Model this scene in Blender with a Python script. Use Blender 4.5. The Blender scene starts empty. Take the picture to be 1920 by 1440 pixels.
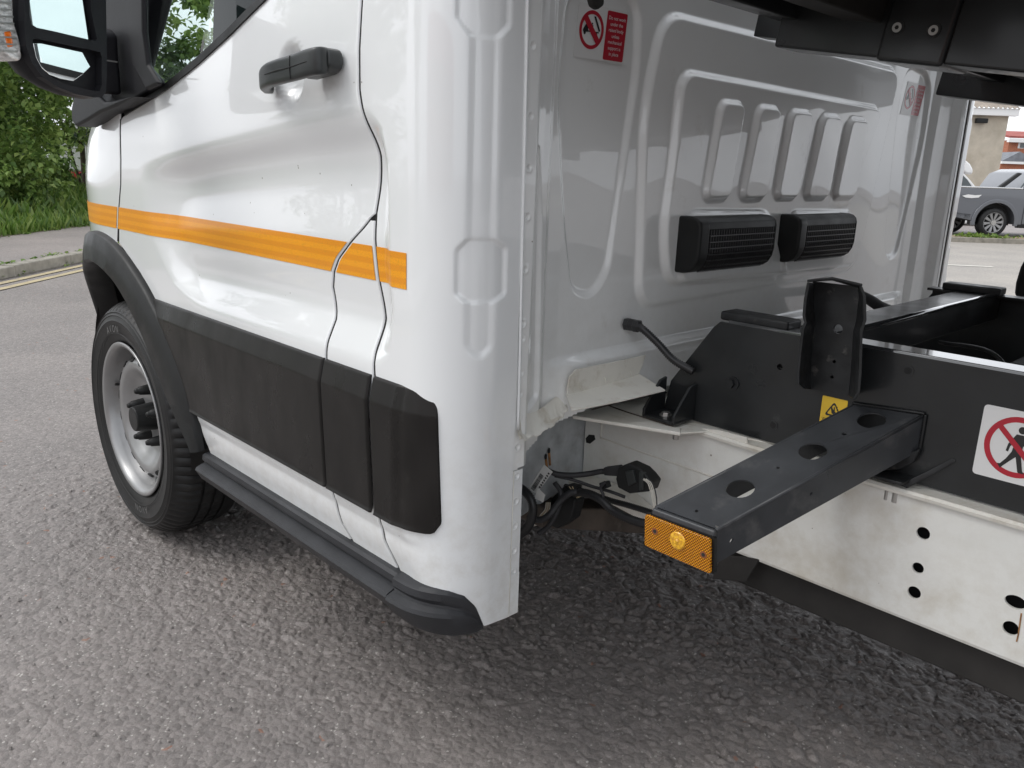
import bpy, bmesh, math, random
import numpy as np
from mathutils import Vector, Matrix
from mathutils.geometry import tessellate_polygon
rnd = random.Random(7)
rng = np.random.default_rng(5)
PI = math.pi
scn = bpy.context.scene
COL = scn.collection

# ------------------------------------------------------------------ camera, sky, sun, exposure
def cam_basis():
    c = np.array([960., 720.]); a = np.array([-550., 265.]) - c; b = np.array([2586., 370.]) - c
    f = math.sqrt(-(a @ b))
    dx = -np.array([a[0], a[1], f]); dx /= np.linalg.norm(dx)
    dy = np.array([b[0], b[1], f]); dy /= np.linalg.norm(dy)
    return f, np.array([dx, dy, np.cross(dx, dy)]).T
FPX, RC = cam_basis()
CAM = np.array([0.0, -0.73, 1.08])
cam_d = bpy.data.cameras.new('camera'); cam = bpy.data.objects.new('camera', cam_d); COL.objects.link(cam)
cam_d.sensor_fit = 'HORIZONTAL'; cam_d.sensor_width = 36.0; cam_d.lens = FPX / 1920 * 36.0
cam_d.clip_start = 0.05; cam_d.clip_end = 600
mw = Matrix.Identity(4)
right, down, fwd = RC[0], RC[1], RC[2]
for i in range(3):
    mw[i][0] = right[i]; mw[i][1] = -down[i]; mw[i][2] = -fwd[i]; mw[i][3] = CAM[i]
cam.matrix_world = mw
scn.camera = cam

world = bpy.data.worlds.new('World'); scn.world = world; world.use_nodes = True
wn = world.node_tree; wn.nodes.clear()
w_out = wn.nodes.new('ShaderNodeOutputWorld'); w_bg = wn.nodes.new('ShaderNodeBackground')
w_sky = wn.nodes.new('ShaderNodeTexSky'); w_sky.sky_type = 'NISHITA'; w_sky.sun_disc = False
w_sky.sun_elevation = math.radians(52); w_sky.sun_rotation = math.radians(215)
w_sky.air_density = 1.0; w_sky.dust_density = 4.0; w_sky.ozone_density = 1.0
w_hs = wn.nodes.new('ShaderNodeHueSaturation'); w_hs.inputs['Saturation'].default_value = 0.15
w_mix = wn.nodes.new('ShaderNodeMixRGB'); w_mix.blend_type = 'MIX'; w_mix.inputs[0].default_value = 0.62
w_tc = wn.nodes.new('ShaderNodeTexCoord'); w_map = wn.nodes.new('ShaderNodeMapping'); w_map.inputs['Scale'].default_value = (1.2, 1.2, 3.0)
w_noi = wn.nodes.new('ShaderNodeTexNoise'); w_noi.inputs['Scale'].default_value = 2.2; w_noi.inputs['Detail'].default_value = 6
w_cr = wn.nodes.new('ShaderNodeValToRGB')
w_cr.color_ramp.elements[0].position = 0.32; w_cr.color_ramp.elements[0].color = (7.0, 7.4, 8.1, 1)
w_cr.color_ramp.elements[1].position = 0.68; w_cr.color_ramp.elements[1].color = (11.6, 11.9, 12.4, 1)
L_ = wn.links
L_.new(w_tc.outputs['Generated'], w_map.inputs['Vector']); L_.new(w_map.outputs[0], w_noi.inputs['Vector'])
L_.new(w_noi.outputs['Fac'], w_cr.inputs[0]); L_.new(w_sky.outputs[0], w_hs.inputs['Color'])
L_.new(w_hs.outputs[0], w_mix.inputs[1]); L_.new(w_cr.outputs[0], w_mix.inputs[2])
L_.new(w_mix.outputs[0], w_bg.inputs['Color']); w_bg.inputs['Strength'].default_value = 0.13
L_.new(w_bg.outputs[0], w_out.inputs[0])

sun_d = bpy.data.lights.new('sun', 'SUN'); sun = bpy.data.objects.new('sun', sun_d); COL.objects.link(sun)
sun_d.energy = 0.7; sun_d.angle = math.radians(25); sun_d.color = (1.0, 0.97, 0.93)
_el, _az = math.radians(52), math.radians(215)
sdir = Vector((math.sin(_az) * math.cos(_el), math.cos(_az) * math.cos(_el), math.sin(_el)))
sun.rotation_euler = sdir.to_track_quat('Z', 'Y').to_euler(); sun.location = (0, 0, 30)
vs = scn.view_settings
vs.view_transform = 'Standard'; vs.look = 'None'; vs.gamma = 1.0; vs.use_curve_mapping = False; vs.exposure = 0.45
scn.cycles.max_bounces = 8; scn.cycles.transparent_max_bounces = 16
scn.cycles.use_denoising = True

# ------------------------------------------------------------------ measuring helpers
def ray(px, py):
    return RC.T @ np.array([px - 960., py - 720., FPX])
def onX(p, x): r = ray(*p); t = (x - CAM[0]) / r[0]; return Vector(CAM + t * r)
def onY(p, y): r = ray(*p); t = (y - CAM[1]) / r[1]; return Vector(CAM + t * r)
def onZ(p, z): r = ray(*p); t = (z - CAM[2]) / r[2]; return Vector(CAM + t * r)
def onP(p, pt, n):
    r = ray(*p); n = np.array(n, float); t = ((np.array(pt) - CAM) @ n) / (r @ n); return Vector(CAM + t * r)

# ------------------------------------------------------------------ materials
def nd(nt, t, **kw):
    n = nt.nodes.new(t)
    for k, v in kw.items():
        if hasattr(n, k) and k not in n.inputs: setattr(n, k, v)
        else: n.inputs[k].default_value = v
    return n
def mat(name, col, rough=0.5, metal=0.0, coat=0.0, var=0.0, vscale=20, bump=0.0, bscale=200, col2=None, rvar=0.0,
        spec=0.5, emit=None, trans=0.0, dirt=None, dscale=6, dpos=(0.55, 0.75), stretch=None, coat_r=0.03):
    m = bpy.data.materials.new(name); m.use_nodes = True; nt = m.node_tree; b = nt.nodes['Principled BSDF']
    b.inputs['Base Color'].default_value = (*col, 1); b.inputs['Roughness'].default_value = rough
    b.inputs['Metallic'].default_value = metal; b.inputs['Coat Weight'].default_value = coat
    b.inputs['Coat Roughness'].default_value = coat_r; b.inputs['Specular IOR Level'].default_value = spec
    b.inputs['Transmission Weight'].default_value = trans
    tc = nt.nodes.new('ShaderNodeTexCoord'); vec = tc.outputs['Object']
    if stretch:
        mp = nd(nt, 'ShaderNodeMapping'); mp.inputs['Scale'].default_value = stretch; nt.links.new(vec, mp.inputs[0]); vec2 = mp.outputs[0]
    else: vec2 = vec
    cur = None
    if var > 0 or col2:
        n = nd(nt, 'ShaderNodeTexNoise', Scale=vscale, Detail=5.0); nt.links.new(vec2, n.inputs['Vector'])
        r = nt.nodes.new('ShaderNodeValToRGB'); r.color_ramp.elements[0].position = 0.3; r.color_ramp.elements[1].position = 0.7
        c2 = col2 if col2 else tuple(min(1, c * (1 + var)) for c in col)
        c1 = tuple(c * (1 - var) for c in col)
        r.color_ramp.elements[0].color = (*c1, 1); r.color_ramp.elements[1].color = (*c2, 1)
        nt.links.new(n.outputs['Fac'], r.inputs[0]); cur = r.outputs[0]
    if dirt:
        n = nd(nt, 'ShaderNodeTexNoise', Scale=dscale, Detail=8.0, Roughness=0.65); nt.links.new(vec2, n.inputs['Vector'])
        r = nt.nodes.new('ShaderNodeValToRGB'); r.color_ramp.elements[0].position = dpos[0]; r.color_ramp.elements[1].position = dpos[1]
        mx = nt.nodes.new('ShaderNodeMixRGB'); nt.links.new(n.outputs['Fac'], r.inputs[0]); nt.links.new(r.outputs[0], mx.inputs[0])
        if cur: nt.links.new(cur, mx.inputs[1])
        else: mx.inputs[1].default_value = (*col, 1)
        mx.inputs[2].default_value = (*dirt, 1); cur = mx.outputs[0]
    if cur: nt.links.new(cur, b.inputs['Base Color'])
    if rvar > 0:
        n = nd(nt, 'ShaderNodeTexNoise', Scale=vscale * 0.7, Detail=6.0); nt.links.new(vec2, n.inputs['Vector'])
        mr = nt.nodes.new('ShaderNodeMapRange'); mr.inputs['From Min'].default_value = 0.3; mr.inputs['From Max'].default_value = 0.7
        mr.inputs['To Min'].default_value = max(0.02, rough - rvar); mr.inputs['To Max'].default_value = min(1, rough + rvar)
        nt.links.new(n.outputs['Fac'], mr.inputs[0]); nt.links.new(mr.outputs[0], b.inputs['Roughness'])
    if bump > 0:
        n = nd(nt, 'ShaderNodeTexNoise', Scale=bscale, Detail=4.0); nt.links.new(vec, n.inputs['Vector'])
        bp = nd(nt, 'ShaderNodeBump', Strength=bump, Distance=0.002); nt.links.new(n.outputs['Fac'], bp.inputs['Height'])
        nt.links.new(bp.outputs[0], b.inputs['Normal'])
    if emit:
        b.inputs['Emission Color'].default_value = (*emit[0], 1); b.inputs['Emission Strength'].default_value = emit[1]
    return m
def glassy(name, tint, fac=0.12, rough=0.0):
    m = bpy.data.materials.new(name); m.use_nodes = True; nt = m.node_tree; nt.nodes.clear()
    o = nt.nodes.new('ShaderNodeOutputMaterial'); t = nt.nodes.new('ShaderNodeBsdfTransparent'); g = nt.nodes.new('ShaderNodeBsdfGlossy')
    lw = nt.nodes.new('ShaderNodeLayerWeight'); lw.inputs[0].default_value = 0.5; mx = nt.nodes.new('ShaderNodeMixShader')
    pw_ = nt.nodes.new('ShaderNodeMath'); pw_.operation = 'POWER'; pw_.inputs[1].default_value = 5.0; nt.links.new(lw.outputs['Facing'], pw_.inputs[0])
    fr = nt.nodes.new('ShaderNodeMath'); fr.operation = 'MULTIPLY_ADD'; fr.inputs[1].default_value = 0.8; fr.inputs[2].default_value = 0.02; nt.links.new(pw_.outputs[0], fr.inputs[0])
    t.inputs[0].default_value = (*tint, 1); g.inputs['Roughness'].default_value = rough
    nt.links.new(fr.outputs[0], mx.inputs[0]); nt.links.new(t.outputs[0], mx.inputs[1]); nt.links.new(g.outputs[0], mx.inputs[2]); nt.links.new(mx.outputs[0], o.inputs[0])
    return m

MT = {}
MT['white'] = mat('white_paint', (0.77, 0.785, 0.785), 0.28, coat=1.0, spec=0.5, var=0.012, vscale=5, coat_r=0.02)
MT['white_back'] = mat('white_paint_back', (0.79, 0.80, 0.79), 0.30, coat=1.0, var=0.02, vscale=6, coat_r=0.018, dirt=(0.50, 0.48, 0.43), dscale=9, dpos=(0.62, 0.9))
MT['white_frame'] = mat('white_chassis_paint', (0.72, 0.72, 0.685), 0.42, coat=0.15, var=0.04, vscale=8, dirt=(0.47, 0.42, 0.33), dscale=7, dpos=(0.5, 0.82), rvar=0.1, bump=0.12, bscale=90)
MT['cream'] = mat('seam_cream_paint', (0.70, 0.68, 0.62), 0.5, var=0.06, vscale=12, dirt=(0.40, 0.34, 0.25), dscale=16, dpos=(0.52, 0.8), bump=0.3, bscale=60)
MT['black_gap'] = mat('dark_gap', (0.012, 0.012, 0.012), 0.8)
MT['plastic'] = mat('black_moulded_plastic', (0.013, 0.0135, 0.0135), 0.46, spec=0.26, var=0.12, vscale=30, bump=0.12, bscale=900, rvar=0.08)
MT['plastic_dusty'] = mat('dusty_black_plastic', (0.013, 0.0118, 0.011), 0.34, spec=0.24, var=0.25, vscale=22, rvar=0.12, bump=0.08, bscale=800, dirt=(0.06, 0.056, 0.052), dscale=14, dpos=(0.62, 1.0), stretch=(1, 1, 0.5))
MT['step'] = mat('grey_black_step_plastic', (0.026, 0.027, 0.030), 0.48, spec=0.35, var=0.2, vscale=18, bump=0.35, bscale=500, rvar=0.08)
MT['mirror_shell'] = mat('mirror_shell_plastic', (0.013, 0.013, 0.0155), 0.5, spec=0.24, var=0.1, vscale=25, bump=0.15, bscale=900)
MT['handle'] = mat('handle_plastic', (0.021, 0.024, 0.024), 0.36, bump=0.1, bscale=900, var=0.1)
MT['frame_black'] = mat('black_chassis_powder_coat', (0.014, 0.0155, 0.0165), 0.36, spec=0.4, coat=0.3, coat_r=0.14, var=0.25, vscale=14, rvar=0.1, bump=0.06, bscale=400, dirt=(0.10, 0.10, 0.095), dscale=14, dpos=(0.64, 0.95))
MT['beam'] = mat('dusty_charcoal_powder_coat', (0.043, 0.0455, 0.0495), 0.36, spec=0.4, var=0.2, vscale=16, rvar=0.12, bump=0.05, bscale=500, dirt=(0.16, 0.155, 0.15), dscale=11, dpos=(0.55, 0.92))
MT['worn'] = mat('worn_black_steel', (0.015, 0.016, 0.017), 0.45, spec=0.35, var=0.4, vscale=40, rvar=0.15, dirt=(0.14, 0.13, 0.12), dscale=30, dpos=(0.6, 0.8), bump=0.2, bscale=120)
MT['under'] = mat('grimy_underbody', (0.018, 0.0165, 0.015), 0.7, var=0.4, vscale=12, bump=0.3, bscale=60)
MT['brown'] = mat('road_grimed_crossmember', (0.085, 0.068, 0.055), 0.7, var=0.4, vscale=12, bump=0.3, bscale=80, dirt=(0.20, 0.17, 0.14), dscale=8)
MT['rubber'] = mat('tyre_rubber', (0.013, 0.013, 0.013), 0.50, spec=0.35, var=0.2, vscale=25, bump=0.15, bscale=300, dirt=(0.04, 0.037, 0.034), dscale=10, dpos=(0.55, 0.9))
MT['rubber_letter'] = mat('tyre_lettering_rubber', (0.12, 0.12, 0.118), 0.5)
MT['frame_top'] = mat('polished_black_edge', (0.03, 0.032, 0.034), 0.10, coat=1.0, coat_r=0.04, spec=0.9)
MT['lens_clear'] = mat('clear_ribbed_lens', (0.62, 0.62, 0.61), 0.12, metal=0.35, coat=1.0, var=0.5, vscale=60, bump=1.0, bscale=160, stretch=(1, 1, 3))
MT['steel_wheel'] = mat('silver_painted_steel', (0.30, 0.30, 0.30), 0.36, metal=0.6, coat=0.15, var=0.06, vscale=14, dirt=(0.22, 0.20, 0.18), dscale=12, dpos=(0.6, 0.9))
MT['bare'] = mat('zinc_steel', (0.45, 0.44, 0.42), 0.38, metal=0.9, var=0.15, vscale=30)
MT['galv'] = mat('mottled_galvanised_primer', (0.40, 0.42, 0.43), 0.5, var=0.22, vscale=26, dirt=(0.24, 0.22, 0.20), dscale=18, dpos=(0.55, 0.85), bump=0.5, bscale=70)
MT['rust'] = mat('rust', (0.32, 0.16, 0.06), 0.8, var=0.4, vscale=80)
MT['hose'] = mat('black_convoluted_conduit', (0.016, 0.016, 0.017), 0.42)
MT['loom'] = mat('cloth_taped_loom', (0.020, 0.020, 0.022), 0.6, var=0.3, vscale=60, bump=0.4, bscale=250)
MT['wire_white'] = mat('white_wire', (0.6, 0.58, 0.52), 0.4)
MT['wire_tan'] = mat('tan_wire', (0.45, 0.36, 0.22), 0.5)
MT['red'] = mat('printed_red', (0.42, 0.008, 0.025), 0.35, coat=0.4)
MT['print_white'] = mat('printed_white', (0.72, 0.72, 0.71), 0.35, coat=0.4)
MT['print_black'] = mat('printed_black', (0.012, 0.012, 0.012), 0.35, coat=0.4)
MT['yellow'] = mat('printed_yellow', (0.80, 0.52, 0.025), 0.35, coat=0.4)
MT['cloth_seat'] = mat('dark_seat_cloth', (0.035, 0.037, 0.042), 0.85, var=0.2, vscale=60)
MT['dash'] = mat('dark_dashboard', (0.022, 0.024, 0.027), 0.55)
MT['headliner'] = mat('grey_headliner', (0.32, 0.32, 0.31), 0.8)
MT['glass'] = glassy('tinted_window_glass', (0.93, 0.965, 0.955))
MT['clear'] = glassy('clear_plastic', (0.86, 0.86, 0.86))
MT['mirror'] = mat('silvered_mirror', (0.86, 0.90, 0.90), 0.01, metal=1.0)
MT['print_grey'] = mat('printed_label', (0.62, 0.62, 0.60), 0.5)

def specks(m, amt=0.7, col=(0.16, 0.13, 0.10), zlow=0.75, film=(0.50, 0.47, 0.41)):
    nt = m.node_tree; b = nt.nodes['Principled BSDF']; lk = nt.links; src_ = b.inputs['Base Color'].links[0].from_socket
    tc = nt.nodes.new('ShaderNodeTexCoord'); v = nd(nt, 'ShaderNodeTexVoronoi', Scale=42.0); lk.new(tc.outputs['Object'], v.inputs['Vector'])
    sp = nt.nodes.new('ShaderNodeSeparateXYZ'); lk.new(v.outputs['Color'], sp.inputs[0])
    r = nt.nodes.new('ShaderNodeMath'); r.operation = 'MULTIPLY'; r.inputs[1].default_value = 0.085; lk.new(sp.outputs['X'], r.inputs[0])
    lt = nt.nodes.new('ShaderNodeMath'); lt.operation = 'LESS_THAN'; lk.new(v.outputs['Distance'], lt.inputs[0]); lk.new(r.outputs[0], lt.inputs[1])
    gt = nt.nodes.new('ShaderNodeMath'); gt.operation = 'GREATER_THAN'; gt.inputs[1].default_value = 0.80; lk.new(sp.outputs['Y'], gt.inputs[0])
    mu = nt.nodes.new('ShaderNodeMath'); mu.operation = 'MULTIPLY'; lk.new(lt.outputs[0], mu.inputs[0]); lk.new(gt.outputs[0], mu.inputs[1])
    m2 = nt.nodes.new('ShaderNodeMath'); m2.operation = 'MULTIPLY'; m2.inputs[1].default_value = amt; lk.new(mu.outputs[0], m2.inputs[0])
    # road film: splashed up from the wheels, thinning out with height, broken up by noise
    so = nt.nodes.new('ShaderNodeSeparateXYZ'); lk.new(tc.outputs['Object'], so.inputs[0])
    mr = nt.nodes.new('ShaderNodeMapRange'); mr.inputs['From Min'].default_value = zlow; mr.inputs['From Max'].default_value = 0.33; mr.inputs['To Max'].default_value = 0.55; lk.new(so.outputs['Z'], mr.inputs[0])
    n = nd(nt, 'ShaderNodeTexNoise', Scale=30.0, Detail=8.0, Roughness=0.7); lk.new(tc.outputs['Object'], n.inputs['Vector'])
    nr = nt.nodes.new('ShaderNodeMapRange'); nr.inputs['From Min'].default_value = 0.42; nr.inputs['From Max'].default_value = 0.75; lk.new(n.outputs['Fac'], nr.inputs[0])
    fm = nt.nodes.new('ShaderNodeMath'); fm.operation = 'MULTIPLY'; lk.new(mr.outputs[0], fm.inputs[0]); lk.new(nr.outputs[0], fm.inputs[1])
    x1 = nt.nodes.new('ShaderNodeMixRGB'); x1.inputs[2].default_value = (*film, 1); lk.new(fm.outputs[0], x1.inputs[0]); lk.new(src_, x1.inputs[1])
    x2 = nt.nodes.new('ShaderNodeMixRGB'); x2.inputs[2].default_value = (*col, 1); lk.new(m2.outputs[0], x2.inputs[0]); lk.new(x1.outputs[0], x2.inputs[1]); lk.new(x2.outputs[0], b.inputs['Base Color'])
specks(MT['white']); specks(MT['white_back'], 0.85, zlow=1.0); specks(MT['white_frame'], 0.8, zlow=0.70, film=(0.42, 0.37, 0.28))
MT['grille'] = mat('vent_grille_plastic', (0.035, 0.035, 0.036), 0.28, spec=0.6)
MT['dark_glass'] = mat('dark_rear_door_glass', (0.008, 0.012, 0.012), 0.03, spec=0.12)

# amber reflective tape: honeycomb print and horizontal bands
def tape_mat():
    m = mat('amber_reflective_tape', (0.80, 0.33, 0.004), 0.34, coat=0.2); nt = m.node_tree; b = nt.nodes['Principled BSDF']
    tc = nt.nodes.new('ShaderNodeTexCoord'); sp = nt.nodes.new('ShaderNodeSeparateXYZ'); nt.links.new(tc.outputs['Object'], sp.inputs[0])
    wv = nt.nodes.new('ShaderNodeMath'); wv.operation = 'MULTIPLY'; wv.inputs[1].default_value = 330.0; nt.links.new(sp.outputs['Z'], wv.inputs[0])
    sn = nt.nodes.new('ShaderNodeMath'); sn.operation = 'SINE'; nt.links.new(wv.outputs[0], sn.inputs[0])
    mr = nt.nodes.new('ShaderNodeMapRange'); mr.inputs['From Min'].default_value = -0.3; mr.inputs['From Max'].default_value = 0.3; nt.links.new(sn.outputs[0], mr.inputs[0])
    vo = nd(nt, 'ShaderNodeTexVoronoi', Scale=260.0); vo.feature = 'DISTANCE_TO_EDGE'; nt.links.new(tc.outputs['Object'], vo.inputs['Vector'])
    lt = nt.nodes.new('ShaderNodeMath'); lt.operation = 'LESS_THAN'; lt.inputs[1].default_value = 0.07; nt.links.new(vo.outputs['Distance'], lt.inputs[0])
    no = nd(nt, 'ShaderNodeTexNoise', Scale=9.0, Detail=4.0); nt.links.new(tc.outputs['Object'], no.inputs['Vector'])
    m1 = nt.nodes.new('ShaderNodeMixRGB'); m1.inputs[1].default_value = (0.82, 0.29, 0.002, 1); m1.inputs[2].default_value = (0.92, 0.37, 0.003, 1); nt.links.new(mr.outputs[0], m1.inputs[0])
    m2 = nt.nodes.new('ShaderNodeMixRGB'); m2.inputs[2].default_value = (0.62, 0.26, 0.01, 1); nt.links.new(m1.outputs[0], m2.inputs[1])
    mm = nt.nodes.new('ShaderNodeMath'); mm.operation = 'MULTIPLY'; mm.inputs[1].default_value = 0.5; nt.links.new(lt.outputs[0], mm.inputs[0]); nt.links.new(mm.outputs[0], m2.inputs[0])
    m3 = nt.nodes.new('ShaderNodeMixRGB'); m3.blend_type = 'MULTIPLY'; m3.inputs[0].default_value = 0.12; nt.links.new(m2.outputs[0], m3.inputs[1]); nt.links.new(no.outputs['Fac'], m3.inputs[2])
    nt.links.new(m3.outputs[0], b.inputs['Base Color']); return m
MT['tape'] = tape_mat()

# ------------------------------------------------------------------ mesh helpers
TRUCK = None
def link(o, parent=None):
    COL.objects.link(o)
    if parent is not None:
        o.parent = parent
        if parent.type == 'EMPTY': o.matrix_parent_inverse = Matrix.Translation(-parent.location)
    return o
def mesh_ob(name, vs_, fs_, m, parent=None, smooth=False, normals=None, loc=None):
    me = bpy.data.meshes.new(name); me.from_pydata([tuple(v) for v in vs_], [], [tuple(f) for f in fs_]); me.update()
    if m: me.materials.append(m)
    if smooth or normals is not None: me.polygons.foreach_set('use_smooth', [True] * len(me.polygons))
    if normals is not None: me.normals_split_custom_set_from_vertices([tuple(n) for n in normals])
    o = bpy.data.objects.new(name, me); link(o, parent)
    return o
def bev(o, w=0.003, seg=2, ang=35):
    b = o.modifiers.new('bevel', 'BEVEL'); b.width = w; b.segments = seg; b.limit_method = 'ANGLE'; b.angle_limit = math.radians(ang)
    b.harden_normals = False
    o.data.polygons.foreach_set('use_smooth', [True] * len(o.data.polygons))
    wn_ = o.modifiers.new('wn', 'WEIGHTED_NORMAL'); wn_.keep_sharp = True
    return o
def prism(name, pts, ext, m, parent=None, bevel=0.0, holes=(), seg=2):
    """flat polygon (with holes) of 3D points pushed along the vector ext"""
    loops = [[Vector(p) for p in pts]] + [[Vector(p) for p in h] for h in holes]
    tris = tessellate_polygon(loops)
    flat = [p for l in loops for p in l]; n = len(flat); e = Vector(ext)
    vs_ = flat + [p + e for p in flat]; fs_ = []
    a, b_, c_ = (flat[i] for i in tris[0]) if tris else (flat[0], flat[1], flat[2])
    for t in tris:
        fs_.append((t[0], t[1], t[2])); fs_.append((t[2] + n, t[1] + n, t[0] + n))
    base = 0
    for l in loops:
        k = len(l)
        for i in range(k):
            j = (i + 1) % k; fs_.append((base + i, base + j, base + j + n, base + i + n))
        base += k
    me = bpy.data.meshes.new(name); me.from_pydata([tuple(v) for v in vs_], [], fs_); me.materials.append(m)
    bm = bmesh.new(); bm.from_mesh(me); bmesh.ops.recalc_face_normals(bm, faces=bm.faces)
    bmesh.ops.dissolve_limit(bm, angle_limit=0.01, verts=bm.verts, edges=bm.edges) if not holes else None
    bm.to_mesh(me); bm.free()
    o = bpy.data.objects.new(name, me); link(o, parent)
    if bevel > 0 and not holes: bev(o, bevel, seg)
    return o
def boxo(name, lo, hi, m, parent=None, bevel=0.0, seg=2):
    x0, y0, z0 = lo; x1, y1, z1 = hi
    return prism(name, [(x0, y0, z0), (x1, y0, z0), (x1, y1, z0), (x0, y1, z0)], (0, 0, z1 - z0), m, parent, bevel, seg=seg)
def ring_pts(c, u, v, r, n, ph=0.0):
    return [Vector(c) + (Vector(u) * math.cos(ph + 2 * PI * i / n) + Vector(v) * math.sin(ph + 2 * PI * i / n)) * r for i in range(n)]
def frame_of(d):
    d = Vector(d).normalized(); a = Vector((0, 0, 1)) if abs(d.z) < 0.9 else Vector((1, 0, 0))
    u = d.cross(a).normalized(); return d, u, d.cross(u).normalized()
def cyl(name, p0, p1, r, m, parent=None, n=24, bevel=0.0, r1=None):
    p0, p1 = Vector(p0), Vector(p1); d, u, v = frame_of(p1 - p0); r1 = r if r1 is None else r1
    a = ring_pts(p0, u, v, r, n); b = ring_pts(p1, u, v, r1, n)
    fs_ = [tuple(range(n))[::-1], tuple(range(n, 2 * n))] + [(i, (i + 1) % n, (i + 1) % n + n, i + n) for i in range(n)]
    o = mesh_ob(name, a + b, fs_, m, parent)
    fix(o)
    if bevel > 0: bev(o, bevel, 2, 50)
    return o
def fix(o):
    bm = bmesh.new(); bm.from_mesh(o.data); bmesh.ops.recalc_face_normals(bm, faces=bm.faces); bm.to_mesh(o.data); bm.free()
def catmull(pts, k=8):
    P_ = [Vector(p) for p in pts]; P_ = [P_[0] * 2 - P_[1]] + P_ + [P_[-1] * 2 - P_[-2]]; out = []
    for i in range(1, len(P_) - 2):
        a, b, c, d = P_[i - 1:i + 3]
        for j in range(k):
            t = j / k
            out.append(0.5 * ((2 * b) + (c - a) * t + (2 * a - 5 * b + 4 * c - d) * t * t + (3 * b - a - 3 * c + d) * t ** 3))
    out.append(P_[-2]); return out
def tube(name, pts, r, m, parent=None, n=12, k=8, ribs=0, ribdepth=0.0):
    path = catmull(pts, k) if len(pts) > 2 else [Vector(p) for p in pts]
    if ribs:
        # resample evenly so that the convolutions show
        L = [0]
        for a, b in zip(path, path[1:]): L.append(L[-1] + (b - a).length)
        tot = L[-1]; m_ = int(tot / ribs * 2); q = []
        for i in range(m_ + 1):
            t = tot * i / m_; j = max(0, min(len(L) - 2, int(np.searchsorted(L, t)) - 1)); f = (t - L[j]) / max(1e-9, L[j + 1] - L[j])
            q.append(path[j].lerp(path[j + 1], min(1, max(0, f))))
        path = q
    vs_, fs_ = [], []; up = None
    for i, p in enumerate(path):
        d = (path[min(i + 1, len(path) - 1)] - path[max(0, i - 1)]).normalized()
        if up is None: _, u, v = frame_of(d)
        else:
            u = (up - d * up.dot(d)).normalized(); v = d.cross(u)
        up = u
        rr = r if not ribs else (r if i % 2 == 0 else r - ribdepth)
        vs_ += ring_pts(p, u, v, rr, n)
    for i in range(len(path) - 1):
        for j in range(n):
            a = i * n + j; b = i * n + (j + 1) % n; fs_.append((a, b, b + n, a + n))
    fs_.append(tuple(range(n))[::-1]); fs_.append(tuple(range(len(vs_) - n, len(vs_))))
    o = mesh_ob(name, vs_, fs_, m, parent, smooth=True); fix(o)
    return o
def lathe(name, prof, c, axis_y, m, parent=None, n=96, u0=(1, 0, 0), v0=(0, 0, 1), close=False):
    """prof: (radius, offset along the axis); c centre; axis vector"""
    ax = Vector(axis_y); vs_, fs_ = [], []
    for r, o_ in prof: vs_ += ring_pts(Vector(c) + ax * o_, u0, v0, r, n)
    k = len(prof)
    for i in range(k if close else k - 1):
        i2 = (i + 1) % k
        for j in range(n):
            fs_.append((i * n + j, i * n + (j + 1) % n, i2 * n + (j + 1) % n, i2 * n + j))
    o = mesh_ob(name, vs_, fs_, m, parent, smooth=True); fix(o); return o
def smooth_poly(pts, r, k=5):
    """round the corners of a closed 2D polygon"""
    n = len(pts); out = []
    for i in range(n):
        p0, p1, p2 = np.array(pts[i - 1], float), np.array(pts[i], float), np.array(pts[(i + 1) % n], float)
        a = p0 - p1; b = p2 - p1; la, lb = np.linalg.norm(a), np.linalg.norm(b); rr = min(r, la * 0.45, lb * 0.45)
        A = p1 + a / la * rr; B = p1 + b / lb * rr
        for j in range(k + 1):
            t = j / k; out.append((1 - t) ** 2 * A + 2 * t * (1 - t) * p1 + t * t * B)
    return np.array(out)
def sdf(X, Y, poly):
    """signed distance (negative inside) of grid points to a closed polygon"""
    poly = np.asarray(poly, float); d = np.full(X.shape, 1e9); ins = np.zeros(X.shape, bool); n = len(poly)
    for i in range(n):
        ax, ay = poly[i - 1]; bx, by = poly[i]; ex, ey = bx - ax, by - ay
        t = np.clip(((X - ax) * ex + (Y - ay) * ey) / max(1e-12, ex * ex + ey * ey), 0, 1)
        d = np.minimum(d, (X - ax - t * ex) ** 2 + (Y - ay - t * ey) ** 2)
        if ay != by:
            c = ((ay > Y) != (by > Y)) & (X < (bx - ax) * (Y - ay) / (by - ay) + ax); ins ^= c
    d = np.sqrt(d); return np.where(ins, -d, d)
def sstep(x, a, b):
    t = np.clip((x - a) / (b - a), 0, 1); return t * t * (3 - 2 * t)
def text_faces(s, size=1.0, align='CENTER', spacing=1.0):
    cu = bpy.data.curves.new('t', 'FONT'); cu.body = s; cu.size = size; cu.align_x = align; cu.space_character = spacing; cu.resolution_u = 3
    o = bpy.data.objects.new('t', cu); me = bpy.data.meshes.new_from_object(o)
    v = [(a.co.x, a.co.y) for a in me.vertices]; f = [tuple(p.vertices) for p in me.polygons]
    bpy.data.objects.remove(o); bpy.data.curves.remove(cu); bpy.data.meshes.remove(me); return v, f
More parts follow.
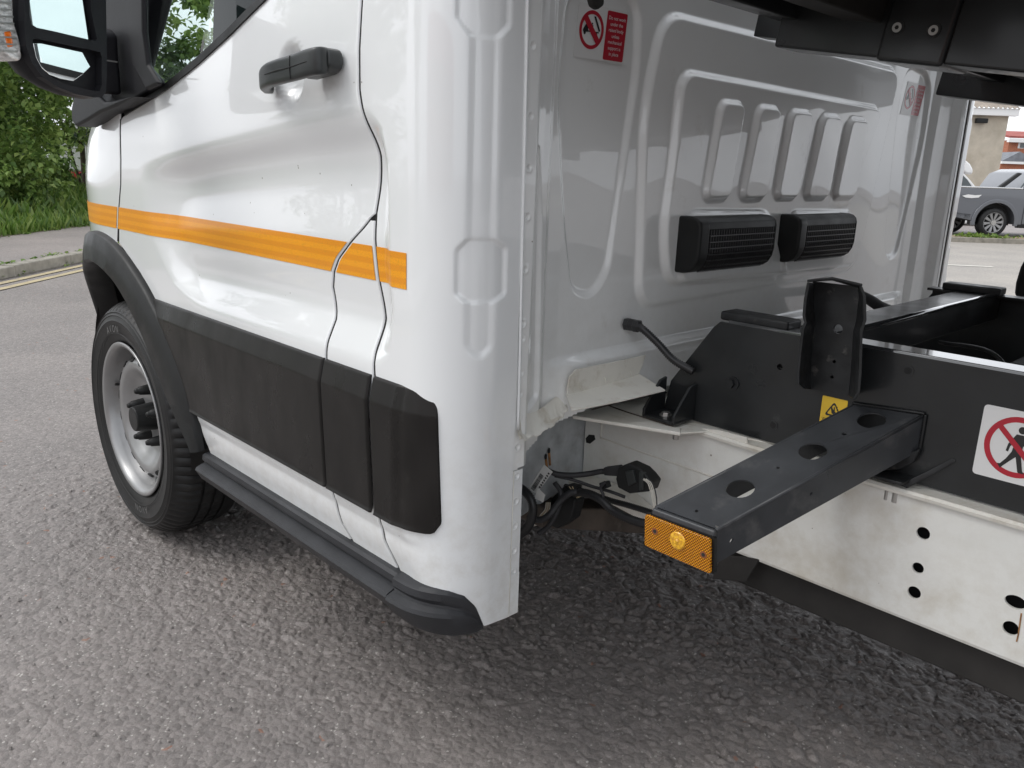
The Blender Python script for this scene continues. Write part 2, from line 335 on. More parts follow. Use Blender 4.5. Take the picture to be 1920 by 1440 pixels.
class Decal:
    """a flat sticker: unit square mapped on three world corners"""
    def __init__(s, tl, tr, bl, n):
        s.tl, s.u, s.v, s.n = Vector(tl), Vector(tr) - Vector(tl), Vector(bl) - Vector(tl), Vector(n).normalized()
    def pt(s, x, y, lift): return s.tl + s.u * x + s.v * y + s.n * lift
    def poly(s, name, pts, lift, m, parent, holes=(), th=0.0004):
        return prism(name, [s.pt(x, y, lift) for x, y in pts], s.n * th, m, parent, holes=[[s.pt(x, y, lift) for x, y in h] for h in holes])
    def multi(s, name, polys, lift, m, parent):
        vs_, fs_ = [], []
        for p in polys:
            p = [Vector((x, y, 0)) for x, y in p]; b = len(vs_)
            for t in tessellate_polygon([p]): fs_.append(tuple(b + i for i in t))
            vs_ += [s.pt(q.x, q.y, lift) for q in p]
        o = mesh_ob(name, vs_, fs_, m, parent); return o
    def text(s, name, lines, x, y, h, gap, lift, m, parent, aspect, align='CENTER'):
        vs_, fs_ = [], []
        for i, t in enumerate(lines):
            tv, tf = text_faces(t, 1.0, align); b = len(vs_)
            vs_ += [s.pt(x + px * h * aspect, y + i * gap - py * h, lift) for px, py in tv]; fs_ += [tuple(b + k for k in f) for f in tf]
        return mesh_ob(name, vs_, fs_, m, parent)
def circ(cx, cy, rx, ry, n=48): return [(cx + rx * math.cos(2 * PI * i / n), cy + ry * math.sin(2 * PI * i / n)) for i in range(n)]
def tag(o, label=None, cat=None, group=None, kind=None):
    if label: o['label'] = label
    if cat: o['category'] = cat
    if group: o['group'] = group
    if kind: o['kind'] = kind
    return o
def thing(name, loc, label, cat, group=None):
    o = bpy.data.objects.new(name, None); o.empty_display_size = 0.3; COL.objects.link(o); o.location = loc; return tag(o, label, cat, group)

# ================================================================== TRUCK BODY SKIN
TRUCK = thing('tipper_truck', (0.3, 1.05, 0.0), 'white single-cab tipper truck with amber side stripe and raised black load bed', 'truck')
WX = -0.950          # plane of the cab's back wall
RXX = -0.885         # plane of the rear flange
RAD = 0.10; S0 = -0.985; FR = 0.8; SF = -2.33; YC = 1.05

def base_curve(s):
    """plan curve of the near cab side: fender curving in at the front, flat door, rounded rear corner, flange"""
    s = np.asarray(s, float)
    a = np.clip((s - S0) / RAD, 0, PI / 2); f = np.clip((SF - s) / FR, 0, 1.35)
    x = np.clip(s, SF, S0) + RAD * np.sin(a) - FR * np.sin(f); y = RAD * (1 - np.cos(a)) + FR * (1 - np.cos(f))
    ex = np.clip(s - S0 - RAD * PI / 2, 0, None); y = y + ex
    nx = np.sin(a) - np.sin(f); ny = -np.cos(a) * np.cos(f)
    return x, y, nx, ny
SCOOP_T = np.array([(-2.30, 1.02), (-2.036, 1.056), (-1.629, 1.108), (-1.309, 1.142), (-1.109, 1.159), (-1.0, 1.165)])
scoop_poly = smooth_poly([(-2.10, 1.052), (-1.629, 1.108), (-1.309, 1.142), (-1.060, 1.163), (-1.020, 1.06), (-1.022, 0.772), (-1.10, 0.763), (-1.76, 0.763), (-1.87, 0.80), (-1.98, 0.885), (-2.10, 0.93)], 0.05, 6)
_t = np.linspace(-0.1, 1.1, 601); _d = np.interp(_t, [0, 0.05, 0.13, 0.22, 0.30, 0.50, 0.64, 0.77, 0.84, 0.95, 1], [0, 0.005, 0.0195, 0.0245, 0.0245, 0.0165, 0.0175, 0.0215, 0.0205, 0.006, 0.0])
_k = np.exp(-0.5 * (np.arange(-30, 31) / 11.0) ** 2); _k /= _k.sum(); SC_T = _t; SC_D = np.convolve(_d, _k, 'same')
cup_poly = circ(-1.318, 1.222, 0.052, 0.056, 32)
rib_core = smooth_poly([(-0.884, 1.60), (-0.884, 0.815), (-0.862, 0.80), (-0.843, 0.815), (-0.845, 1.60)], 0.014, 5)
rib_hi = smooth_poly([(-0.906, 1.60), (-0.906, 1.275), (-0.886, 1.252), (-0.846, 1.252), (-0.824, 1.272), (-0.824, 1.60)], 0.005, 4)
rib_mid = smooth_poly([(-0.902, 0.962), (-0.902, 0.898), (-0.884, 0.884), (-0.841, 0.884), (-0.818, 0.896), (-0.819, 0.965), (-0.845, 0.980), (-0.884, 0.980)], 0.005, 4)
def disp(s, z):
    s, z = np.broadcast_arrays(np.asarray(s, float), np.asarray(z, float)); shp = s.shape
    return disp_(s.reshape(-1), z.reshape(-1)).reshape(shp)
def disp_(s, z):
    d = np.zeros(s.shape)
    # belt: the upper body leans inboard above the shoulder
    d = d - 0.35 * np.clip(z - 1.16, 0, None) ** 2 * sstep(-s, 0.9, 1.3) - 0.015 * sstep(z, 1.10, 1.30) * sstep(-s, 1.3, 2.0)
    # door scoop
    k = (s > -2.25) & (s < -0.95) & (z > 0.72) & (z < 1.22)
    if k.any():
        S, Z = s[k], z[k]
        top = np.interp(S, SCOOP_T[:, 0], SCOOP_T[:, 1]); t = (top - Z) / (top - 0.765)
        depth = np.interp(t, SC_T, SC_D)
        Lf = np.interp(Z, [0.74, 0.765, 0.80, 0.885, 0.95, 1.06], [-1.74, -1.78, -1.87, -1.965, -2.01, -2.02])
        left = sstep(S - Lf, -0.03, np.interp(Z, [0.8, 1.0], [0.10, 0.22]))
        Rt = np.interp(Z, [0.765, 0.79, 0.86, 0.93, 1.08, 1.13, 1.165], [-1.055, -1.030, -1.020, -1.028, -1.032, -1.045, -1.075])
        d[k] -= depth * left * sstep(Rt - S, -0.004, 0.040)
    k = (s > -1.42) & (s < -1.22) & (z > 1.13) & (z < 1.31)
    if k.any():
        S, Z = np.broadcast_to(s, d.shape)[k], np.broadcast_to(z, d.shape)[k]
        r = np.hypot((S + 1.318) / 0.052, (Z - 1.222) / 0.056)
        d[k] -= 0.022 * (1 - sstep(r, 0.35, 1.0))
    k = (s > -0.94) & (s < -0.78) & (z > 0.74)
    if k.any():
        S, Z = np.broadcast_to(s, d.shape)[k], np.broadcast_to(z, d.shape)[k]
        c = 0.0032 * (1 - sstep(sdf(S, Z, rib_core), -0.008, 0.008)); w = 0.0040 * (1 - sstep(np.minimum(sdf(S, Z, rib_hi), sdf(S, Z, rib_mid)), -0.0055, 0.0045))
        d[k] -= np.maximum(c, w) + 0.3 * np.minimum(c, w)
    # sill tucks in below the moulding
    d = d - 0.010 * sstep(0.47 - z, 0.0, 0.07) * sstep(-s, 0.90, 1.0)
    d = d + 0.004 * sstep(0.52 - z, 0, 0.012) * (1 - sstep(0.495 - z, 0, 0.02)) * sstep(-s, 0.93, 0.99)
    return d
def skin(s, z, extra=0.0):
    s, z = np.broadcast_arrays(np.asarray(s, float), np.asarray(z, float))
    x, y, nx, ny = base_curve(s); d = disp(s, z) + extra
    # front fender leans inboard with height
    y2 = y + 0.9 * np.clip(z - 0.98, 0, None) ** 2 * sstep(-s, 2.15, 2.5)
    return np.stack([x + nx * d, y2 + ny * d, z], -1)
def skin_n(s, z, extra_fn=None):
    e = 0.0012; f = extra_fn or (lambda a, b: 0.0)
    a = skin(s + e, z, f(s + e, z)) - skin(s - e, z, f(s - e, z)); b = skin(s, z + e, f(s, z + e)) - skin(s, z - e, f(s, z - e))
    n = np.cross(a, b); n /= np.linalg.norm(n, axis=-1, keepdims=True); return n
EDGE = np.array([0, 0.0006, 0.0015, 0.003, 0.005])
EDROP = np.array([-0.0035, -0.0018, -0.0008, -0.0002, 0.0])
def panel(name, zs, sL, sR, m, parent, extra=0.0, step=0.008, eL=True, eR=True, eT=False, eB=False, drop=1.0, efn=None):
    """sheet of body skin between two shut lines, edges hemmed inwards"""
    zs = np.asarray(zs, float)
    if eT: zs = np.concatenate([zs[zs < zs[-1] - 0.006], zs[-1] - EDGE[::-1]])
    if eB: zs = np.concatenate([zs[0] + EDGE, zs[zs > zs[0] + 0.006]])
    L = np.array([sL(z) for z in zs]); Rr = np.array([sR(z) for z in zs]); W = np.maximum(Rr - L, 0.002)
    n = max(3, int(np.max(W) / step)); u = np.linspace(0, 1, n)[1:-1]
    cols = []; 
    E = EDGE if True else None
    def col(fr, off): return L + off + fr * W if False else None
    S = []; D = []
    for e, dr in zip(EDGE, EDROP): S.append(L + np.minimum(e, W * 0.4)); D.append(np.full(len(zs), dr if eL else 0.0))
    for q in u: S.append(L + 0.005 + q * np.maximum(W - 0.010, 0.0)); D.append(np.zeros(len(zs)))
    for e, dr in list(zip(EDGE, EDROP))[::-1]: S.append(Rr - np.minimum(e, W * 0.4)); D.append(np.full(len(zs), dr if eR else 0.0))
    S = np.array(S).T; D = np.array(D).T * drop; Z = np.repeat(zs[:, None], S.shape[1], 1)
    if eT:
        for i in range(5): D[-1 - i] = np.minimum(D[-1 - i], EDROP[i] * drop)
    if eB:
        for i in range(5): D[i] = np.minimum(D[i], EDROP[i] * drop)
    ex = D + extra + (efn(S, Z) if efn else 0.0)
    V = skin(S, Z, ex); g = (lambda a, b: extra + (efn(a, b) if efn else 0.0)); N = skin_n(S, Z, g)
    # tilt normals on the hem
    nr, nc = S.shape
    T = np.zeros_like(N); du = skin(S + 0.002, Z) - skin(S - 0.002, Z); du /= np.linalg.norm(du, axis=-1, keepdims=True)
    w = np.array([2.5, 1.4, 0.5, 0.12, 0])
    for i in range(5):
        if eL: T[:, i] -= du[:, i] * w[i]
        if eR: T[:, -1 - i] += du[:, -1 - i] * w[i]
        if eT: T[-1 - i, :, 2] += w[i]
        if eB: T[i, :, 2] -= w[i]
    N = N + T; N /= np.linalg.norm(N, axis=-1, keepdims=True)
    idx = np.arange(nr * nc).reshape(nr, nc); F = np.stack([idx[:-1, :-1], idx[:-1, 1:], idx[1:, 1:], idx[1:, :-1]], -1).reshape(-1, 4)
    return mesh_ob(name, V.reshape(-1, 3).tolist(), F.tolist(), m, parent, normals=N.reshape(-1, 3).tolist())

def lin(pts):
    a = np.array(sorted((z, s) for s, z in pts)); return lambda z: float(np.interp(z, a[:, 0], a[:, 1]))
ARCH_R = [(-1.770, 0.41), (-1.802, 0.503), (-1.889, 0.621), (-1.983, 0.719), (-2.099, 0.800), (-2.231, 0.862)]
FRONT_SHUT = [(-2.239, 0.862), (-2.207, 0.95), (-2.178, 1.01), (-2.161, 1.069), (-2.152, 1.12), (-2.150, 1.166)]
BELT = [(-2.150, 1.1665), (-2.112, 1.174), (-1.88, 1.218), (-1.705, 1.262), (-1.554, 1.304), (-1.407, 1.352), (-1.31, 1.40), (-1.255, 1.47), (-1.24, 1.60), (-1.24, 1.95)]
REAR_SHUT = [(-1.104, 1.95), (-1.104, 1.313), (-1.109, 1.247), (-1.108, 1.187), (-1.094, 1.132), (-1.085, 1.093), (-1.089, 1.053), (-1.097, 1.004), (-1.095, 0.963), (-1.086, 0.896), (-1.073, 0.838), (-1.080, 0.784), (-1.077, 0.748), (-1.063, 0.506), (-1.052, 0.46), (-1.022, 0.412)]
FLAP_L = [(-1.100, 1.004), (-1.132, 0.977), (-1.166, 0.953), (-1.205, 0.922), (-1.222, 0.898), (-1.230, 0.869), (-1.217, 0.815), (-1.224, 0.777), (-1.225, 0.748), (-1.211, 0.506), (-1.192, 0.44), (-1.165, 0.412)]
fR = lin(REAR_SHUT); fFl = lin(FLAP_L)
G = 0.0034
def door_right(z): return (fFl(z) if z < 1.003 else fR(z)) - G
door_left = lin(ARCH_R + FRONT_SHUT[1:] + BELT[1:])
zz = lambda a, b, st=0.007: np.linspace(a, b, int((b - a) / st) + 1)
z_door = np.unique(np.concatenate([zz(0.411, 1.003), zz(1.0031, 1.95, 0.0075)]))
door = panel('door', z_door, lambda z: door_left(z) + G, door_right, MT['white'], TRUCK)
flap = panel('fuel_flap', zz(0.411, 0.992), lambda z: fFl(z) + G, lambda z: fR(z) - G, MT['white'], TRUCK, step=0.006)
def quarter_right(z): return -0.7884
def qbot(s): return np.interp(s, [-1.03, -0.925, -0.905, -0.88, -0.86, -0.845, -0.793], [0.411, 0.411, 0.409, 0.399, 0.376, 0.338, 0.334])
# corner panel: the rows near the bottom are pulled to the curved lower edge
def corner_panel():
    zs = np.concatenate([zz(0.41, 0.75, 0.006), zz(0.753, 1.45, 0.0035), zz(1.47, 1.95, 0.02)])
    o = panel('corner_panel', zs, lambda z: fR(z) + G, quarter_right, MT['white'], TRUCK, step=0.0035, eR=False)
    me = o.data
    # extend the last rows down along the curve
    return o
corner = corner_panel()
def low_corner():
    ss = np.linspace(-0.925, -0.765, 34); t = np.linspace(0, 1, 12)
    S = np.repeat(ss[None], 12, 0); B = qbot(S); Z = B + (0.412 - B) * t[:, None]
    Z = np.where(S > -0.793, Z, Z)
    V = skin(S, Z + 0.0, -0.0003); N = skin_n(S, Z); idx = np.arange(S.size).reshape(S.shape)
    F = np.stack([idx[:-1, :-1], idx[:-1, 1:], idx[1:, 1:], idx[1:, :-1]], -1).reshape(-1, 4)
    return mesh_ob('corner_panel_foot', V.reshape(-1, 3).tolist(), F.tolist(), MT['white'], TRUCK, normals=N.reshape(-1, 3).tolist())
low_corner()
# flange: continuous strip of the pillar, below the wall too
def strip_sz(name, s0, s1, z0, z1, m, parent, extra=0.0, nx=8, nz=60, efn=None):
    S, Z = np.meshgrid(np.linspace(s0, s1, nx), np.linspace(z0, z1, nz)); ex = extra + (efn(S, Z) if efn else 0)
    V = skin(S, Z, ex); N = skin_n(S, Z, (lambda a, b: extra + (efn(a, b) if efn else 0))); idx = np.arange(S.size).reshape(S.shape)
    F = np.stack([idx[:-1, :-1], idx[:-1, 1:], idx[1:, 1:], idx[1:, :-1]], -1).reshape(-1, 4)
    return mesh_ob(name, V.reshape(-1, 3).tolist(), F.tolist(), m, parent, normals=N.reshape(-1, 3).tolist())
WELDZ = [1.60, 1.44, 1.345, 1.252, 1.155, 1.082, 1.01, 0.93, 0.845, 0.82, 0.765, 0.73, 0.69, 0.64, 0.59, 0.545, 0.50, 0.455, 0.415, 0.375]
def welds(sc):
    def f(S, Z):
        d = np.zeros(S.shape)
        for zc in WELDZ:
            r = np.hypot(S - sc, Z - zc); d -= 0.0016 * (1 - sstep(r, 0.0015, 0.0055)); d += 0.0006 * np.exp(-((r - 0.0062) / 0.0015) ** 2)
        return d
    return f
strip_sz('weld_flange', -0.7915, -0.765, 0.334, 0.60, MT['white'], TRUCK, extra=-0.0015, nx=20, nz=190, efn=welds(-0.778))

# fender ahead of the door
def fend_left(z): return float(np.interp(z, [0.862, 1.17], [-3.05, -3.05]))
fr_sh = lin(FRONT_SHUT + [(-2.150, 1.20)])
fender = panel('front_wing', zz(0.862, 1.20, 0.007), fend_left, lambda z: fr_sh(z) - G, MT['white'], TRUCK, eL=False)
mesh_ob('bonnet', [tuple(v) for v in np.concatenate([skin(np.linspace(-3.05, -2.2, 12), np.full(12, 1.20)), skin(np.linspace(-3.05, -2.2, 12), np.full(12, 1.20)) * [1, 0, 1] + [0, YC, 0.06]])], [(i, i + 1, i + 13, i + 12) for i in range(11)], MT['white'], TRUCK, smooth=True)
# black strips under the shut lines that stand in for shade in the gaps
def gap_shade(name, fn, z0, z1, w=0.016, up=0.0):
    zs = zz(z0, z1, 0.008); V = []
    for z in zs:
        c = fn(z); V.append([skin(c + o_, z, e) for o_, e in ((-w, -0.0085), (-w * 0.4, -0.0045), (-w * 0.2, -0.0036 + up), (w * 0.2, -0.0036 + up), (w * 0.4, -0.0045), (w, -0.0085))])
    V = np.array(V); idx = np.arange(V.shape[0] * 6).reshape(-1, 6); F = np.stack([idx[:-1, :-1], idx[:-1, 1:], idx[1:, 1:], idx[1:, :-1]], -1).reshape(-1, 4)
    return mesh_ob(name, V.reshape(-1, 3).tolist(), F.tolist(), MT['black_gap'], TRUCK, smooth=True)
gap_shade('door_gap_shade', fR, 0.414, 1.94); gap_shade('flap_gap_shade', fFl, 0.414, 1.0); gap_shade('wing_gap_shade', fr_sh, 0.864, 1.165, up=0.0030)
# ------------------------------------------------ amber tape on wing, door, flap and corner
ZT0, ZT1 = 0.8975, 0.9525
def tape(parent, sl, sr, lz=None, rz=None):
    zs = np.linspace(ZT0, ZT1, 9); n = 150
    V = []; 
    for z in zs:
        a = lz(z) if lz else sl; b = rz(z) if rz else sr
        V.append(skin(np.linspace(a, b, n), np.full(n, z), 0.0009))
    V = np.array(V); idx = np.arange(V.shape[0] * V.shape[1]).reshape(V.shape[:2])
    F = np.stack([idx[:-1, :-1], idx[:-1, 1:], idx[1:, 1:], idx[1:, :-1]], -1).reshape(-1, 4)
    o = mesh_ob('reflective_tape', V.reshape(-1, 3).tolist(), F.tolist(), MT['tape'], parent, smooth=True); return o
tape(fender, -2.70, -2.2, rz=lambda z: fr_sh(z) - 0.008)
tape(door, 0, 0, lz=lambda z: fr_sh(z) + 0.004, rz=lambda z: fFl(z) - 0.007)
tape(flap, 0, 0, lz=lambda z: fFl(z) + 0.010, rz=lambda z: fR(z) - 0.007)
tape(corner, 0, -0.986, lz=lambda z: fR(z) + 0.005)

# ------------------------------------------------ black rubbing mouldings
def mould_fn(S, Z):
    top = 0.746; d = np.where(Z > 0.706, -(Z - 0.706) * 0.26, 0.0)
    return d
def moulding(parent, sL, sR, eL=True, eR=True, z0=0.5085, z1=0.7455, efn=mould_fn, name='side_moulding', ex=0.016):
    return panel(name, zz(z0, z1, 0.006), sL, sR, MT['plastic_dusty'], parent, extra=ex, eL=eL, eR=eR, eT=True, eB=True, step=0.012, drop=2.0, efn=efn)
arch_edge = lin([(-1.802, 0.503), (-1.889, 0.621), (-1.983, 0.719), (-2.02, 0.75)])
moulding(door, lambda z: arch_edge(z) + 0.004, lambda z: fFl(z) - 0.0035)
moulding(flap, lambda z: fFl(z) + 0.002, lambda z: fR(z) - 0.0055)
def corner_moulding():
    zs = zz(0.5085, 0.7455, 0.005); right = lambda z: float(np.interp(z, [0.5085, 0.512, 0.53, 0.72, 0.742, 0.7455], [-0.950, -0.930, -0.918, -0.926, -0.932, -0.945]))
    def e(S, Z):
        d = mould_fn(S, Z) - 0.006 * sstep(S, -1.0, -0.93); return d - 0.004 * sstep(S, -1.01, -0.985)
    return panel('side_moulding', zs, lambda z: fR(z) + 0.004, right, MT['plastic_dusty'], corner, extra=0.016, eT=True, eB=True, step=0.006, drop=2.0, efn=e)
corner_moulding()

# ------------------------------------------------ wheel arch trim
AC = np.array([-2.372, 0.35])
def arch_r(th, outer):
    d = np.degrees(th)
    if outer: return float(np.interp(d, [-5, 8, 20, 33, 45, 60, 75, 90, 110, 150, 200], [0.600, 0.600, 0.592, 0.562, 0.540, 0.527, 0.527, 0.530, 0.530, 0.520, 0.53]))
    return float(np.interp(d, [-5, 6, 9, 13, 20, 31, 50, 75, 90, 120, 200], [0.60, 0.592, 0.570, 0.530, 0.486, 0.452, 0.438, 0.440, 0.446, 0.440, 0.445]))
def arch_trim():
    th = np.radians(np.linspace(6.5, 205, 110)); prof_t = [0.0, 0.02, 0.08, 0.5, 0.90, 0.97, 1.0, 1.0]
    ex = [0.000, 0.012, 0.018, 0.026, 0.030, 0.026, 0.018, -0.045]; V = []; 
    for t, e in zip(prof_t, ex):
        row = []
        for a in th:
            r = arch_r(a, True) * (1 - t) + arch_r(a, False) * t
            s = AC[0] + r * math.cos(a); z = AC[1] + r * math.sin(a)
            row.append(skin(np.array(s), np.array(z), e - float(disp(s, z)))) 
        V.append(row)
    V = np.array(V); idx = np.arange(V.shape[0] * V.shape[1]).reshape(V.shape[:2])
    F = np.stack([idx[:-1, :-1], idx[:-1, 1:], idx[1:, 1:], idx[1:, :-1]], -1).reshape(-1, 4)
    o = mesh_ob('wheel_arch_trim', V.reshape(-1, 3).tolist(), F.tolist(), MT['plastic'], TRUCK, smooth=True); fix(o)
    so = o.modifiers.new('edge', 'EDGE_SPLIT'); so.split_angle = math.radians(40); return o
arch = arch_trim()
def liner():
    V = []; th = np.radians(np.linspace(-5, 200, 40))
    for y in (0.03, 0.12, 0.35, 0.50):
        V.append([(AC[0] + 0.435 * math.cos(a), y + (0.05 if a > PI / 2 and y < 0.1 else 0), AC[1] + 0.435 * math.sin(a)) for a in th])
    V = np.array(V); idx = np.arange(V.shape[0] * V.shape[1]).reshape(V.shape[:2])
    F = np.stack([idx[:-1, :-1], idx[:-1, 1:], idx[1:, 1:], idx[1:, :-1]], -1).reshape(-1, 4)
    mesh_ob('wheel_arch_liner', V.reshape(-1, 3).tolist(), F.tolist(), MT['under'], TRUCK, smooth=True)
    prism('wheel_arch_end_wall', [(AC[0] + 0.45 * math.cos(a), 0.50, AC[1] + 0.45 * math.sin(a)) for a in th], (0, 0.01, 0), MT['under'], TRUCK)
liner()
# suspension strut and arm in the arch
cyl('suspension_strut', (-2.40, 0.36, 0.42), (-2.42, 0.40, 0.80), 0.045, MT['under'], TRUCK, 16)
cyl('bump_stop', (-2.15, 0.38, 0.66), (-2.15, 0.40, 0.78), 0.05, MT['under'], TRUCK, 16)
# front bumper corner and rear part of the fender ahead of the wheel
strip_sz('bumper_corner', -3.30, -2.86, 0.20, 0.78, MT['plastic'], TRUCK, extra=0.004, nx=18, nz=20)

# ------------------------------------------------ running step below the sill
def sweep_sz(name, ss, prof, m, parent, zshift=None, taper=None, remap=False):
    """profile (outward, z) swept along the plan curve"""
    V = []
    for i, s in enumerate(ss):
        x, y, nx, ny = base_curve(s); dz = zshift(s) if zshift else 0; k = taper(s) if taper else 1
        if remap:
            tp = float(qbot(s)) + 0.0035; bt = float(np.interp(s, [-1.0, -0.90, -0.86, -0.846], [0.336, 0.326, 0.328, 0.333])); f_ = lambda z: tp - (0.4145 - z) * (tp - bt) / (0.4145 - 0.336)
            V.append([(float(x + nx * o_ * k), float(y + ny * o_ * k), f_(z)) for o_, z in prof]); continue
        V.append([(float(x + nx * o_ * k), float(y + ny * o_ * k), z + dz) for o_, z in prof])
    V = np.array(V); a, b = V.shape[:2]; idx = np.arange(a * b).reshape(a, b)
    F = np.stack([idx[:-1, :-1], idx[:-1, 1:], idx[1:, 1:], idx[1:, :-1]], -1).reshape(-1, 4).tolist()
    F += [tuple(range(b)), tuple(range((a - 1) * b, a * b))[::-1]]
    o = mesh_ob(name, V.reshape(-1, 3).tolist(), F, m, parent, smooth=True); fix(o)
    es = o.modifiers.new('edge', 'EDGE_SPLIT'); es.split_angle = math.radians(28); return o
step_prof = [(-0.012, 0.414), (0.000, 0.413), (0.006, 0.409), (0.007, 0.398), (0.003, 0.393), (0.003, 0.390), (0.010, 0.388), (0.022, 0.383), (0.026, 0.377), (0.012, 0.352), (0.004, 0.344), (-0.010, 0.340), (-0.05, 0.345)]
sweep_sz('side_step', list(np.linspace(-1.775, -1.012, 40)), step_prof, MT['step'], TRUCK, taper=lambda s: 1)
cap_prof = [(-0.012, 0.4145), (0.003, 0.4135), (0.012, 0.409), (0.014, 0.398), (0.008, 0.390), (0.010, 0.386), (0.024, 0.381), (0.028, 0.375), (0.016, 0.350), (0.008, 0.341), (-0.012, 0.336), (-0.05, 0.342)]
sweep_sz('side_step_end_cap', list(np.linspace(-1.0105, -0.846, 40)), cap_prof, MT['step'], TRUCK, remap=True, taper=lambda s: float(np.interp(s, [-1.0, -0.93, -0.88, -0.846], [1, 0.7, 0.35, 0.10])))
prism('step_mounting_bracket', [(-1.79, 0.01, 0.40), (-1.79, 0.01, 0.345), (-1.775, 0.012, 0.345), (-1.775, 0.012, 0.41)], (0, 0.05, 0), MT['step'], TRUCK)

# ------------------------------------------------ wheel
W0 = (-2.350, 0.022, 0.345); TR = 0.345
tyre_prof = [(0.214, 0.030), (0.222, 0.016), (0.236, 0.008), (0.262, 0.000), (0.285, -0.003), (0.2875, -0.0045), (0.290, -0.003), (0.300, 0.000), (0.3025, -0.0015), (0.305, 0.001), (0.309, 0.002), (0.3115, 0.0005), (0.314, 0.004), (0.322, 0.011), (0.330, 0.022), (0.337, 0.034), (0.3405, 0.045),
             (0.3415, 0.070), (0.334, 0.0705), (0.334, 0.078), (0.3425, 0.0785), (0.3435, 0.103), (0.336, 0.1035), (0.336, 0.112), (0.3435, 0.1125), (0.3425, 0.137), (0.334, 0.1375), (0.334, 0.145), (0.3415, 0.1455), (0.340, 0.170), (0.333, 0.190), (0.318, 0.204), (0.29, 0.215), (0.25, 0.214), (0.214, 0.19)]
def tyre_mesh():
    n = 300; V = []; F = []; c = Vector(W0); k = len(tyre_prof)
    for i, (r, o_) in enumerate(tyre_prof):
        for j in range(n):
            a = 2 * PI * j / n; rr = r
            # sipes across the shoulder and the ribs
            if 13 <= i <= 17 and (j % 4 == 0): rr -= 0.006
            if 20 <= i <= 21 and (j % 5 == 2): rr -= 0.005
            if 24 <= i <= 25 and (j % 5 == 4): rr -= 0.005
            z = c.z + rr * math.sin(a); 
            if z < 0.004: z = 0.004 - 0.0 
            V.append((c.x + rr * math.cos(a), c.y + o_ + (0 if z > 0.06 else 0), z))
    for i in range(k - 1):
        for j in range(n): F.append((i * n + j, i * n + (j + 1) % n, (i + 1) * n + (j + 1) % n, (i + 1) * n + j))
    o = mesh_ob('tyre', V, F, MT['rubber'], TRUCK, smooth=True); fix(o)
    es = o.modifiers.new('edge', 'EDGE_SPLIT'); es.split_angle = math.radians(38); return o
# wheel as a part of the truck, its pieces as sub-parts
rim_prof = [(0.222, 0.012), (0.226, 0.006), (0.222, 0.003), (0.214, 0.006), (0.208, 0.016), (0.203, 0.030), (0.200, 0.045), (0.190, 0.060), (0.1845, 0.070)]
disc_prof = [(0.184, 0.070), (0.180, 0.052), (0.170, 0.036), (0.158, 0.030), (0.142, 0.036), (0.125, 0.052), (0.108, 0.066), (0.090, 0.071), (0.060, 0.072), (0.0, 0.072)]
wheel = lathe('wheel', rim_prof + [(0.186, 0.12), (0.19, 0.19), (0.215, 0.20)], W0, (0, 1, 0), MT['steel_wheel'], TRUCK, 96)
ty = tyre_mesh(); ty.parent = wheel; ty.matrix_parent_inverse = Matrix()
disc = lathe('wheel_disc', disc_prof, W0, (0, 1, 0), MT['steel_wheel'], wheel, 96)
for k in range(16):
    a = 2 * PI * (k + 0.5) / 16; r = 0.172; y = 0.0385
    u = Vector((math.cos(a), 0, math.sin(a))); v = Vector((-math.sin(a), 0, math.cos(a)))
    nrm = (Vector((0, -1, 0)) * 0.85 + u * 0.55).normalized(); uu = (u - nrm * u.dot(nrm)).normalized()
    cc = Vector(W0) + u * r + Vector((0, y - 0.0035, 0))
    pts = [cc + uu * 0.0085 * math.cos(t) + v * 0.015 * math.sin(t) for t in np.linspace(0, 2 * PI, 20, endpoint=False)]
    prism('vent_hole', pts, nrm * -0.004, MT['black_gap'], wheel)
cyl('hub_cap', Vector(W0) + Vector((0, 0.012, 0)), Vector(W0) + Vector((0, 0.075, 0)), 0.036, MT['plastic'], wheel, 40, 0.004, r1=0.042)
for k in range(5):
    a = 2 * PI * (k + 0.3) / 5; c = Vector(W0) + Vector((0.080 * math.cos(a), 0, 0.080 * math.sin(a)))
    o = lathe('wheel_nut_cover', [(0.0, 0.024), (0.006, 0.025), (0.0085, 0.030), (0.009, 0.035), (0.012, 0.038), (0.0145, 0.055), (0.0165, 0.072)], c, (0, 1, 0), MT['plastic'], wheel, 14)
cyl('valve', Vector(W0) + Vector((-0.183, 0.050, 0.06)), Vector(W0) + Vector((-0.183, 0.030, 0.062)), 0.004, MT['rubber'], wheel, 10)
def tyre_text(s, a0, r, h):
    V, F = [], []; tot = 0
    a = a0
    for ch in s:
        if ch == ' ': a -= h * 0.5 / r; continue
        tv, tf = text_faces(ch, 1.0, 'LEFT'); w = max(p[0] for p in tv) * h * 0.95; b = len(V)
        for px, py in tv:
            th = a - (px * h * 0.95) / r; rr = r + py * h
            V.append((W0[0] - (-rr * math.cos(th)), W0[1] - 0.0042 + 0.0, W0[2] + rr * math.sin(th)))
        F += [tuple(b + k for k in f) for f in tf]; a -= (w + 0.006) / r
    return V, F
def put_letters(s, a0):
    # the sidewall faces -Y; seen from outside, +X lies to the right
    V, F = tyre_text(s, math.radians(a0), 0.2545, 0.029)
    mesh_ob('tyre_lettering', V, F, MT['rubber_letter'], wheel)
put_letters('AVON', 112); put_letters('AVON', 292)
lathe('tyre_trim_ring', [(0.2505, -0.0006), (0.2515, -0.0022), (0.2525, -0.0010)], W0, (0, 1, 0), MT['rubber'], wheel, 96)

